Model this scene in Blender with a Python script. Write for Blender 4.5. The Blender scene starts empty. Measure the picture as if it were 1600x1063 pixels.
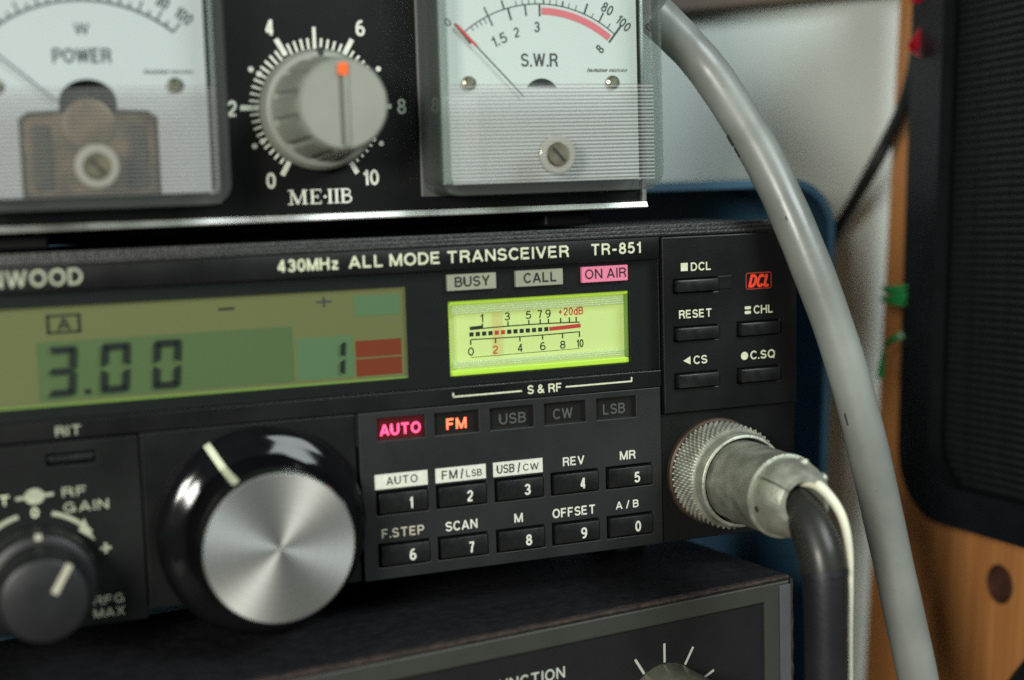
import bpy, bmesh, math, random
from mathutils import Vector, Matrix
random.seed(7)
S = 0.001                      # everything below is written in millimetres
D = bpy.data
SC = bpy.context.scene
COL = SC.collection

# ------------------------------------------------------------------ camera
cam_d = D.cameras.new('camera'); cam = D.objects.new('camera', cam_d); COL.objects.link(cam)
cam_d.sensor_width = 36.0
cam_d.lens = 2272.0 / 1600 * 36.0
cam_d.clip_start = 0.01; cam_d.clip_end = 20
_R = ((0.93355, 0.35188, 0.06831), (-0.35718, 0.92923, 0.09462), (-0.03018, -0.11273, 0.99317))  # columns: right, forward, up
_m = Matrix([[_R[i][0], _R[i][2], -_R[i][1]] for i in range(3)]).to_4x4()
cam.rotation_euler = _m.to_euler()
cam.location = (-121.9*S, -248.57*S, 56.22*S)
cam_d.dof.use_dof = True
cam_d.dof.focus_distance = 0.279
cam_d.dof.aperture_fstop = 6.9
cam_d.dof.aperture_blades = 7
SC.camera = cam

# ------------------------------------------------------------------ world and lamps
w = D.worlds.new('World'); SC.world = w; w.use_nodes = True
w.node_tree.nodes['Background'].inputs[0].default_value = (0.78, 0.95, 0.92, 1)
w.node_tree.nodes['Background'].inputs[1].default_value = 0.075
def lamp(name, loc, target, sx, sy, power, colour):
    l = D.lights.new(name, 'AREA'); l.shape = 'RECTANGLE'; l.size = sx*S; l.size_y = sy*S
    l.energy = power; l.color = colour
    o = D.objects.new(name, l); COL.objects.link(o); o.location = Vector(loc)*S
    o.rotation_euler = (Vector(target)-Vector(loc)).to_track_quat('-Z', 'Y').to_euler()
    return o
lamp('window_light', (330, -560, 470), (20, 0, 20), 380, 300, 4.8, (0.90, 0.99, 0.99))
lamp('room_lamp_light', (-430, -510, 165), (20, 40, 40), 130, 130, 3.9, (1.0, 0.99, 0.90))
SC.view_settings.view_transform = 'Standard'; SC.view_settings.look = 'None'
SC.view_settings.exposure = 0.0; SC.view_settings.gamma = 1.0
SC.view_settings.use_curve_mapping = False
SC.render.engine = 'CYCLES'
SC.cycles.use_denoising = False
SC.cycles.use_adaptive_sampling = False
SC.cycles.max_bounces = 10; SC.cycles.transparent_max_bounces = 16
SC.cycles.caustics_reflective = False; SC.cycles.caustics_refractive = False
SC.cycles.sample_clamp_indirect = 4.0

# ------------------------------------------------------------------ materials
def srgb(r, g, b):
    f = lambda c: c/12.92 if c <= 0.04045 else ((c+0.055)/1.055)**2.4
    return (f(r/255), f(g/255), f(b/255), 1)
def mat(name, col, rough=0.5, metal=0.0, noise=None, bump=0.0, bscale=400, spec=0.5, wear=0.0, dust=None, coat=0.0, rvar=0.0):
    """principled material; col is linear; noise=(scale, amount) varies the colour, bump gives fine grain, dust=(colour, amount) specks"""
    m = D.materials.new(name); m.use_nodes = True
    nt = m.node_tree; N = nt.nodes; L = nt.links; p = N['Principled BSDF']
    c = tuple(col) if len(col) == 4 else (*col, 1)
    p.inputs['Base Color'].default_value = c; p.inputs['Roughness'].default_value = rough
    p.inputs['Metallic'].default_value = metal; p.inputs['Specular IOR Level'].default_value = spec
    p.inputs['Coat Weight'].default_value = coat
    tc = N.new('ShaderNodeTexCoord')
    out = None
    if noise:
        n = N.new('ShaderNodeTexNoise'); n.inputs['Scale'].default_value = noise[0]; n.inputs['Detail'].default_value = 6
        L.new(tc.outputs['Object'], n.inputs['Vector'])
        mx = N.new('ShaderNodeMix'); mx.data_type = 'RGBA'; mx.blend_type = 'MULTIPLY'; mx.inputs['Factor'].default_value = 1
        r = N.new('ShaderNodeMapRange'); r.inputs['From Min'].default_value = 0.3; r.inputs['From Max'].default_value = 0.7
        r.inputs['To Min'].default_value = 1-noise[1]; r.inputs['To Max'].default_value = 1+noise[1]
        L.new(n.outputs['Fac'], r.inputs['Value'])
        mx.inputs[6].default_value = c; L.new(r.outputs['Result'], mx.inputs[7]); out = mx.outputs[2]
        if rvar:
            r2 = N.new('ShaderNodeMapRange'); r2.inputs['From Min'].default_value = 0.3; r2.inputs['From Max'].default_value = 0.7
            r2.inputs['To Min'].default_value = max(0.02, rough-rvar); r2.inputs['To Max'].default_value = rough+rvar
            L.new(n.outputs['Fac'], r2.inputs['Value']); L.new(r2.outputs['Result'], p.inputs['Roughness'])
    if dust:
        n = N.new('ShaderNodeTexNoise'); n.inputs['Scale'].default_value = dust[2] if len(dust) > 2 else 1400; n.inputs['Detail'].default_value = 8
        n.inputs['Roughness'].default_value = 0.75
        L.new(tc.outputs['Object'], n.inputs['Vector'])
        r = N.new('ShaderNodeMapRange'); r.inputs['From Min'].default_value = 0.62; r.inputs['From Max'].default_value = 0.74
        r.inputs['To Max'].default_value = dust[1]
        L.new(n.outputs['Fac'], r.inputs['Value'])
        mx = N.new('ShaderNodeMix'); mx.data_type = 'RGBA'
        L.new(r.outputs['Result'], mx.inputs['Factor'])
        if out: L.new(out, mx.inputs[6])
        else: mx.inputs[6].default_value = c
        mx.inputs[7].default_value = dust[0]; out = mx.outputs[2]
    if out: L.new(out, p.inputs['Base Color'])
    if bump:
        n = N.new('ShaderNodeTexNoise'); n.inputs['Scale'].default_value = bscale; n.inputs['Detail'].default_value = 4
        L.new(tc.outputs['Object'], n.inputs['Vector'])
        b = N.new('ShaderNodeBump'); b.inputs['Strength'].default_value = bump; b.inputs['Distance'].default_value = 0.0004
        L.new(n.outputs['Fac'], b.inputs['Height']); L.new(b.outputs['Normal'], p.inputs['Normal'])
    return m
def emit(name, col, strength, base=None):
    m = mat(name, base or col, 0.4)
    p = m.node_tree.nodes['Principled BSDF']
    p.inputs['Emission Color'].default_value = col; p.inputs['Emission Strength'].default_value = strength
    m.cycles.emission_sampling = 'NONE'       # small glowing prints: found by bounced rays, keeps the grain low
    return m
def thin_glass(name, tint=(1, 1, 1), refl=0.09, rough=0.02, haze=0.0, hcol=(0.8, 0.85, 0.85)):
    m = D.materials.new(name); m.use_nodes = True; nt = m.node_tree; N = nt.nodes; L = nt.links
    for n in list(N): N.remove(n)
    o = N.new('ShaderNodeOutputMaterial'); t = N.new('ShaderNodeBsdfTransparent'); g = N.new('ShaderNodeBsdfGlossy')
    t.inputs[0].default_value = (*tint, 1); g.inputs['Roughness'].default_value = rough
    fr = N.new('ShaderNodeLayerWeight'); fr.inputs['Blend'].default_value = 0.5      # facing term, alike from both sides
    pw = N.new('ShaderNodeMath'); pw.operation = 'POWER'; pw.inputs[1].default_value = 5; L.new(fr.outputs['Facing'], pw.inputs[0])
    mu = N.new('ShaderNodeMath'); mu.operation = 'MULTIPLY_ADD'; mu.inputs[1].default_value = 1-refl; mu.inputs[2].default_value = refl
    L.new(pw.outputs[0], mu.inputs[0])
    cl = N.new('ShaderNodeClamp'); L.new(mu.outputs[0], cl.inputs[0])
    mx = N.new('ShaderNodeMixShader'); L.new(cl.outputs[0], mx.inputs[0]); L.new(t.outputs[0], mx.inputs[1]); L.new(g.outputs[0], mx.inputs[2])
    last = mx
    if haze:
        d = N.new('ShaderNodeBsdfDiffuse'); d.inputs[0].default_value = (*hcol, 1)
        m2 = N.new('ShaderNodeMixShader'); m2.inputs[0].default_value = haze
        L.new(mx.outputs[0], m2.inputs[1]); L.new(d.outputs[0], m2.inputs[2]); last = m2
    L.new(last.outputs[0], o.inputs[0])
    return m

M = {}
M['panel'] = mat('panel_plastic', (0.0055, 0.0062, 0.0062), 0.42, noise=(60, 0.22), rvar=0.10, bump=0.10, bscale=4200, spec=0.28, dust=((0.3, 0.33, 0.31, 1), 0.06, 1800))
M['strip'] = mat('strip_plastic', (0.0055, 0.006, 0.006), 0.40, noise=(60, 0.22), rvar=0.10, bump=0.08, bscale=4000, spec=0.28, dust=((0.3, 0.33, 0.31, 1), 0.06, 1500))
M['keyblock'] = mat('keyblock_plastic', (0.0135, 0.0155, 0.0155), 0.5, noise=(70, 0.18), rvar=0.10, bump=0.14, bscale=5000, spec=0.35, dust=((0.3, 0.33, 0.31, 1), 0.08, 2300))
M['dark'] = mat('dark_plastic', (0.005, 0.006, 0.006), 0.5, noise=(200, 0.2), spec=0.3)
M['key'] = mat('key_plastic', (0.009, 0.010, 0.010), 0.34, noise=(300, 0.3), rvar=0.12, bump=0.05, bscale=4000, spec=0.4)
M['casing'] = mat('casing_paint', (0.016, 0.016, 0.015), 0.42, noise=(150, 0.3), bump=0.5, bscale=1800, dust=((0.3, 0.3, 0.28, 1), 0.14, 900))
M['gloss'] = mat('knob_gloss_black', (0.005, 0.005, 0.006), 0.13, noise=(120, 0.3), rvar=0.06, spec=0.27)
M['semi'] = mat('knob_dull_black', (0.011, 0.012, 0.013), 0.45, noise=(220, 0.2), spec=0.4, bump=0.05, bscale=2500)
M['print'] = mat('print_cream', srgb(204, 209, 180), 0.6, noise=(900, 0.12))
M['print_shaded'] = mat('print_shaded', srgb(158, 163, 140), 0.6, noise=(500, 0.2))  # darker copy of the cream print, weaker light on the left painted in
M['print_white'] = mat('print_white', srgb(208, 211, 197), 0.6, noise=(900, 0.12))
M['print_dim'] = mat('print_dim', srgb(74, 77, 76), 0.6)
M['ink'] = mat('ink_black', (0.012, 0.014, 0.014), 0.55)
M['ink_grey'] = mat('ink_grey', (0.05, 0.06, 0.06), 0.55)
M['ink_red'] = mat('ink_red', srgb(214, 60, 60), 0.55)
M['ink_dcl'] = mat('ink_orange_red', srgb(235, 70, 42), 0.5)
M['lab_grey'] = mat('label_grey', srgb(176, 172, 152), 0.5, noise=(400, 0.06))
M['lab_pink'] = emit('label_pink_lit', srgb(255, 120, 160), 0.32, srgb(235, 130, 160))
M['led_off'] = mat('led_window_off', (0.012, 0.011, 0.010), 0.28)
M['led_red'] = emit('led_window_red', (0.5, 0.0, 0.02, 1), 0.10, (0.03, 0.003, 0.004, 1))
M['glow_pink'] = emit('led_pink', (1.0, 0.055, 0.15, 1), 2.8)
M['glow_orange'] = emit('led_orange', (1.0, 0.12, 0.055, 1), 2.6)
M['lcd'] = emit('lcd_back', srgb(138, 138, 78), 0.17, srgb(104, 104, 68))
M['lcd_green'] = emit('lcd_green', srgb(104, 126, 70), 0.165, srgb(82, 99, 63))
M['lcd_teal'] = emit('lcd_teal', srgb(106, 138, 88), 0.17, srgb(88, 112, 80))
M['lcd_red'] = emit('lcd_red', srgb(160, 64, 22), 0.17, srgb(116, 48, 26))
M['lcd_ink'] = mat('lcd_segment', (0.006, 0.010, 0.008), 0.5)
M['lime'] = emit('lime_light_guide', (0.50, 0.72, 0.06, 1), 0.44)
M['lime_dim'] = emit('lime_light_guide_dim', (0.20, 0.30, 0.06, 1), 0.14)
M['dial_cream'] = emit('meter_dial_lit', (0.66, 0.78, 0.18, 1), 0.52, (0.46, 0.52, 0.25, 1))
M['glass'] = thin_glass('window_glass', (0.93, 0.96, 0.95), 0.05, 0.03)
M['acrylic'] = thin_glass('meter_acrylic', (0.96, 0.98, 0.98), 0.05, 0.03)
M['dial_white'] = mat('meter_dial_white', srgb(214, 219, 213), 0.55, noise=(60, 0.03))
M['dial_bluish'] = mat('meter_dial_bluish', srgb(200, 203, 203), 0.55, noise=(60, 0.03))
M['meterpanel'] = mat('meter_panel_black', (0.006, 0.0065, 0.0065), 0.34, noise=(120, 0.2), bump=0.05, bscale=4000, spec=0.3)
M['chrome'] = mat('trim_aluminium', (0.80, 0.80, 0.76), 0.42, 1.0, noise=(120, 0.15), rvar=0.08)
M['meter_base'] = mat('meter_base_grey', (0.09, 0.095, 0.09), 0.5)
M['knob_grey'] = mat('knob_grey', srgb(132, 136, 126), 0.5, noise=(90, 0.10), bump=0.08, bscale=1800)
M['orange'] = mat('marker_orange', srgb(240, 96, 22), 0.5)
M['nickel'] = mat('tarnished_nickel', (0.40, 0.415, 0.34), 0.46, 0.6, noise=(260, 0.3), bump=0.25, bscale=1500, rvar=0.08, dust=((0.24, 0.22, 0.14, 1), 0.5, 700))
M['screw'] = mat('screw_brass', (0.55, 0.5, 0.36), 0.3, 1.0, noise=(700, 0.3))
M['slot'] = mat('screw_slot', (0.02, 0.018, 0.012), 0.5)
M['brass'] = mat('movement_brown', (0.19, 0.135, 0.075), 0.45, 0.2, noise=(260, 0.5))
M['cord'] = mat('cord_rubber', (0.010, 0.010, 0.013), 0.46, noise=(200, 0.2), bump=0.15, bscale=1500)
M['white_wire'] = mat('wire_cream', srgb(222, 222, 200), 0.5, noise=(150, 0.1))
M['coax'] = mat('coax_grey', srgb(128, 132, 127), 0.40, noise=(42, 0.24), rvar=0.12, bump=0.12, bscale=420, dust=((0.09, 0.08, 0.06, 1), 0.6, 330))
M['black_cable'] = mat('cable_black', (0.012, 0.012, 0.012), 0.3)
M['blue'] = mat('crate_blue', (0.042, 0.105, 0.165), 0.36, noise=(60, 0.12), bump=0.1, bscale=900)
M['wall'] = mat('wall_paint', srgb(212, 222, 217), 0.7, noise=(18, 0.04), bump=0.08, bscale=300)
M['shelf'] = mat('shelf_brown', (0.10, 0.07, 0.045), 0.55, noise=(60, 0.2))
M['spk'] = mat('speaker_plastic', (0.008, 0.009, 0.011), 0.36, noise=(160, 0.2), spec=0.5, bump=0.12, bscale=3000)
M['rib'] = mat('speaker_grille', (0.013, 0.016, 0.017), 0.55, noise=(300, 0.35), bump=0.5, bscale=2600, dust=((0.12, 0.13, 0.12, 1), 0.35, 900))
M['red_tie'] = mat('tie_red', (0.42, 0.008, 0.025), 0.35)
M['green_tie'] = mat('tie_green', (0.008, 0.22, 0.05), 0.4, noise=(500, 0.3))
M['unit_frame'] = mat('unit_frame_grey', (0.034, 0.036, 0.030), 0.5, noise=(160, 0.08), bump=0.15, bscale=2200)
M['unit_panel'] = mat('unit_panel_grey', (0.010, 0.0105, 0.011), 0.5, spec=0.3, noise=(200, 0.12), bump=0.2, bscale=2400)
M['unit_case'] = mat('unit_case_crinkle', (0.009, 0.009, 0.011), 0.55, spec=0.35, noise=(420, 0.4), bump=0.9, bscale=750, dust=((0.3, 0.3, 0.3, 1), 0.14, 1300))
M['rust'] = mat('rusty_edge', (0.028, 0.017, 0.013), 0.8, noise=(500, 0.7), bump=0.8, bscale=1600, dust=((0.22, 0.085, 0.03, 1), 0.55, 1100))
M['unit_knob'] = mat('unit_knob', (0.19, 0.19, 0.14), 0.35, 0.5, noise=(200, 0.35), rvar=0.1)
M['unit_print'] = mat('unit_print', srgb(186, 190, 178), 0.6)
M['desk'] = mat('desk_wood', (0.16, 0.10, 0.06), 0.5, noise=(40, 0.25))
M['copper'] = mat('jack_rim', (0.06, 0.04, 0.025), 0.5, 0.4, noise=(400, 0.3))

def clear_plastic(name, col, rough, alpha):
    m = mat(name, col, rough); p = m.node_tree.nodes['Principled BSDF']; p.inputs['Alpha'].default_value = alpha; return m
M['ribbed'] = clear_plastic('meter_ribbed_acrylic', (0.66, 0.70, 0.70), 0.10, 0.36)
M['ribbed_clear'] = clear_plastic('meter_ribbed_acrylic_clear', (0.48, 0.50, 0.48), 0.10, 0.26)
M['case_edge'] = thin_glass('meter_case_wall', (0.76, 0.80, 0.78), 0.10, 0.05, 0.035, (0.7, 0.75, 0.72))
M['acrylic_edge'] = clear_plastic('acrylic_edge', (0.74, 0.78, 0.75), 0.12, 0.55)
M['rib_shade'] = clear_plastic('meter_rib_shade', (0.05, 0.055, 0.055), 0.25, 0.58)  # dark facets: the shadow lines between ribs, put into the colour
M['lugs'] = clear_plastic('clear_lug', (0.42, 0.41, 0.36), 0.12, 0.55)
M['sleeve'] = clear_plastic('clear_sleeve', (0.05, 0.05, 0.038), 0.28, 0.34)
M['needle_red'] = clear_plastic('needle_red', (0.8, 0.16, 0.06), 0.4, 0.09)

def cap_material():
    m = mat('spun_aluminium', (0.88, 0.89, 0.86), 0.30, 1.0)
    N = m.node_tree.nodes; L = m.node_tree.links; p = N['Principled BSDF']
    p.inputs['Anisotropic'].default_value = 0.7
    t = N.new('ShaderNodeTangent'); t.direction_type = 'RADIAL'; t.axis = 'Y'
    L.new(t.outputs[0], p.inputs['Tangent'])
    # fine concentric turning marks
    tc = N.new('ShaderNodeTexCoord'); ln = N.new('ShaderNodeVectorMath'); ln.operation = 'LENGTH'
    mul = N.new('ShaderNodeVectorMath'); mul.operation = 'MULTIPLY'; mul.inputs[1].default_value = (1, 0, 1)
    L.new(tc.outputs['Object'], mul.inputs[0]); L.new(mul.outputs[0], ln.inputs[0])
    n = N.new('ShaderNodeTexNoise'); n.noise_dimensions = '1D'; n.inputs['Scale'].default_value = 5200; n.inputs['Detail'].default_value = 3
    L.new(ln.outputs['Value'], n.inputs['W'])
    r = N.new('ShaderNodeMapRange'); r.inputs['To Min'].default_value = 0.32; r.inputs['To Max'].default_value = 0.44
    L.new(n.outputs['Fac'], r.inputs['Value']); L.new(r.outputs[0], p.inputs['Roughness'])
    return m
M['cap'] = cap_material()

def wood_material(name, c1, c2, axis_scale=(900, 900, 14)):
    m = mat(name, c1, 0.5); N = m.node_tree.nodes; L = m.node_tree.links; p = N['Principled BSDF']
    tc = N.new('ShaderNodeTexCoord'); mp = N.new('ShaderNodeMapping'); mp.inputs['Scale'].default_value = axis_scale
    L.new(tc.outputs['Object'], mp.inputs[0])
    n = N.new('ShaderNodeTexNoise'); n.inputs['Scale'].default_value = 1; n.inputs['Detail'].default_value = 7; n.inputs['Distortion'].default_value = 0.4
    L.new(mp.outputs[0], n.inputs['Vector'])
    mp2 = N.new('ShaderNodeMapping'); mp2.inputs['Scale'].default_value = tuple(a*0.16 for a in axis_scale); L.new(tc.outputs['Object'], mp2.inputs[0])
    n2 = N.new('ShaderNodeTexNoise'); n2.inputs['Scale'].default_value = 1; n2.inputs['Detail'].default_value = 3; L.new(mp2.outputs[0], n2.inputs['Vector'])
    ad = N.new('ShaderNodeMath'); ad.operation = 'MULTIPLY_ADD'; ad.inputs[1].default_value = 0.6; L.new(n.outputs['Fac'], ad.inputs[0])
    m2 = N.new('ShaderNodeMath'); m2.operation = 'MULTIPLY'; m2.inputs[1].default_value = 0.4; L.new(n2.outputs['Fac'], m2.inputs[0]); L.new(m2.outputs[0], ad.inputs[2])
    cr = N.new('ShaderNodeValToRGB'); cr.color_ramp.elements[0].position = 0.36; cr.color_ramp.elements[1].position = 0.62
    cr.color_ramp.elements[0].color = (*c2, 1); cr.color_ramp.elements[1].color = (*c1, 1)
    L.new(ad.outputs[0], cr.inputs[0]); L.new(cr.outputs[0], p.inputs['Base Color'])
    b = N.new('ShaderNodeBump'); b.inputs['Strength'].default_value = 0.15; b.inputs['Distance'].default_value = 0.0003
    L.new(n.outputs['Fac'], b.inputs['Height']); L.new(b.outputs[0], p.inputs['Normal'])
    return m
M['wood'] = wood_material('pine_board', (0.58, 0.25, 0.076), (0.35, 0.135, 0.041))

# ------------------------------------------------------------------ mesh helpers (millimetres)
ORG = {}
def root(name, loc, label, cat, group=None, rot=None):
    o = D.objects.new(name, None); COL.objects.link(o); o.empty_display_size = 0.01
    o['label'] = label; o['category'] = cat
    if group: o['group'] = group
    if rot is not None:
        o.matrix_world = Matrix.Translation(Vector(loc)*S) @ rot.to_4x4(); ORG[o] = Vector((0, 0, 0))
    else:
        o.location = Vector(loc)*S; ORG[o] = Vector(loc)
    return o
def put(name, me, m, parent, origin):
    o = D.objects.new(name, me); COL.objects.link(o)
    if m is not None and not me.materials: me.materials.append(m)
    if parent is not None:
        o.parent = parent; o.location = (origin-ORG[parent])*S
    else: o.location = origin*S
    ORG[o] = origin
    return o
def mk(name, bm, m, parent=None, smooth=None, origin=None):
    vs = [v.co for v in bm.verts]
    if origin is None:
        lo = Vector([min(v[i] for v in vs) for i in range(3)]); hi = Vector([max(v[i] for v in vs) for i in range(3)])
        origin = (lo+hi)/2
    else: origin = Vector(origin)
    for v in bm.verts: v.co = (v.co-origin)*S
    bmesh.ops.recalc_face_normals(bm, faces=bm.faces[:])
    if smooth:
        for f in bm.faces: f.smooth = True
        a = math.radians(smooth)
        for e in bm.edges:
            if len(e.link_faces) == 2 and e.calc_face_angle(0) > a: e.smooth = False
    me = D.meshes.new(name); bm.to_mesh(me); bm.free()
    return put(name, me, m, parent, origin)
def B(): return bmesh.new()
def box(bm, x0, x1, y0, y1, z0, z1, bev=0.0, seg=2):
    vs = [bm.verts.new((x, y, z)) for x in (x0, x1) for y in (y0, y1) for z in (z0, z1)]
    fs = [bm.faces.new([vs[i] for i in q]) for q in ((0, 1, 3, 2), (4, 6, 7, 5), (0, 4, 5, 1), (2, 3, 7, 6), (0, 2, 6, 4), (1, 5, 7, 3))]
    if bev:
        bmesh.ops.recalc_face_normals(bm, faces=fs)
        es = list({e for f in fs for e in f.edges})
        bmesh.ops.bevel(bm, geom=es, offset=bev, segments=seg, profile=0.5, affect='EDGES')
    return bm
def prism(bm, pts, y0, y1, bev=0.0):
    """polygon in the x-z plane, extruded in y"""
    a = [bm.verts.new((x, y0, z)) for x, z in pts]; b = [bm.verts.new((x, y1, z)) for x, z in pts]
    n = len(pts)
    f0 = bm.faces.new(a); f1 = bm.faces.new(b[::-1]); fs = [f0, f1]
    for i in range(n): fs.append(bm.faces.new((a[i], b[i], b[(i+1) % n], a[(i+1) % n])))
    if bev:
        bmesh.ops.recalc_face_normals(bm, faces=fs)
        bmesh.ops.bevel(bm, geom=list(f0.edges), offset=bev, segments=2, profile=0.5, affect='EDGES')
    return bm
def rrect(x0, x1, z0, z1, r, n=6):
    pts = []
    for cx, cz, a0 in ((x1-r, z1-r, 0), (x0+r, z1-r, 90), (x0+r, z0+r, 180), (x1-r, z0+r, 270)):
        for k in range(n+1):
            a = math.radians(a0+90*k/n); pts.append((cx+r*math.cos(a), cz+r*math.sin(a)))
    return pts
def lathe(bm, cx, cz, prof, n=64, rfun=None, close=True):
    """profile (y, radius) swept round an axis parallel to y; rfun(angle, index) scales the radius"""
    rings = []
    for k, (y, r) in enumerate(prof):
        ring = []
        for i in range(n):
            a = 2*math.pi*i/n; rr = r*(rfun(a, k) if rfun else 1)
            ring.append(bm.verts.new((cx+rr*math.sin(a), y, cz+rr*math.cos(a))))
        rings.append(ring)
    for p, q in zip(rings, rings[1:]):
        for i in range(n): bm.faces.new((p[i], p[(i+1) % n], q[(i+1) % n], q[i]))
    if close:
        bm.faces.new(rings[0]); bm.faces.new(rings[-1][::-1])
    return bm
def spline(P, n=10):
    P = [Vector(p) for p in P]; out = []
    for i in range(len(P)-1):
        p0 = P[max(i-1, 0)]; p1 = P[i]; p2 = P[i+1]; p3 = P[min(i+2, len(P)-1)]
        for k in range(n):
            t = k/n
            out.append(0.5*((2*p1)+(p2-p0)*t+(2*p0-5*p1+4*p2-p3)*t*t+(3*p1-p0-3*p2+p3)*t**3))
    out.append(P[-1]); return out
def tube(bm, path, r, n=24, caps=True):
    rings = []; up = Vector((0.13, -1, 0.21)).normalized()
    for i, p in enumerate(path):
        t = (path[min(i+1, len(path)-1)]-path[max(i-1, 0)]).normalized()
        a = (up-t*up.dot(t)).normalized(); b = t.cross(a); up = a
        rr = r(i/(len(path)-1)) if callable(r) else r
        rings.append([bm.verts.new(p+(a*math.cos(2*math.pi*k/n)+b*math.sin(2*math.pi*k/n))*rr) for k in range(n)])
    for p, q in zip(rings, rings[1:]):
        for i in range(n): bm.faces.new((p[i], p[(i+1) % n], q[(i+1) % n], q[i]))
    if caps: bm.faces.new(rings[0][::-1]); bm.faces.new(rings[-1])
    return bm
def plate(bm, x0, x1, z0, z1, holes, y0, y1, bev=0.14):
    """a panel with rectangular holes (x0, x1, z0, z1), front face at y0, back at y1"""
    es = []
    for a, c, e, g in [(x0, x1, z0, z1)]+list(holes):
        q = [bm.verts.new((x, y0, z)) for x, z in ((a, e), (c, e), (c, g), (a, g))]
        es += [bm.edges.new((q[k], q[(k+1) % 4])) for k in range(4)]
    fs = [f for f in bmesh.ops.triangle_fill(bm, use_beauty=True, use_dissolve=False, edges=es, normal=(0, -1, 0))['geom'] if isinstance(f, bmesh.types.BMFace)]
    e = bmesh.ops.extrude_face_region(bm, geom=fs)
    nv = [g for g in e['geom'] if isinstance(g, bmesh.types.BMVert)]
    for q in nv: q.co.y = y1
    bmesh.ops.recalc_face_normals(bm, faces=bm.faces[:])
    if bev:
        es = [e for e in bm.edges if len(e.link_faces) == 2 and e.calc_face_angle(0) > 0.5 and all(abs(q.co.y-y0) < 1e-6 for q in e.verts)]
        bmesh.ops.bevel(bm, geom=es, offset=bev, segments=2, profile=0.5, affect='EDGES')
    return bm
def quad(bm, pts, y):
    bm.faces.new([bm.verts.new((x, y, z)) for x, z in pts]); return bm
def rect(bm, x0, x1, z0, z1, y): return quad(bm, ((x0, z0), (x1, z0), (x1, z1), (x0, z1)), y)
def stroke(bm, pts, wd, y, closed=False):
    """flat printed line of width wd through the points (x, z)"""
    P = [Vector((p[0], p[1])) for p in pts]; A = []; Bq = []
    for i, p in enumerate(P):
        n_ = len(P)
        if closed: t = (P[1]-P[n_-2]).normalized() if i in (0, n_-1) else (P[i+1]-P[i-1]).normalized()
        else: t = (P[min(i+1, n_-1)]-P[max(i-1, 0)]).normalized()
        nrm = Vector((-t.y, t.x))*wd/2
        if 0 < i < n_-1:                       # keep the line's width through corners
            c_ = t.dot((P[i+1]-P[i]).normalized()); nrm = nrm/max(c_, 0.6)
        A.append(bm.verts.new((p.x+nrm.x, y, p.y+nrm.y))); Bq.append(bm.verts.new((p.x-nrm.x, y, p.y-nrm.y)))
    for i in range(len(P)-1): bm.faces.new((A[i], A[i+1], Bq[i+1], Bq[i]))
    return bm
def arcpts(cx, cz, r, a0, a1, n=24):
    return [(cx+r*math.sin(math.radians(a0+(a1-a0)*k/n)), cz+r*math.cos(math.radians(a0+(a1-a0)*k/n))) for k in range(n+1)]
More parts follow.
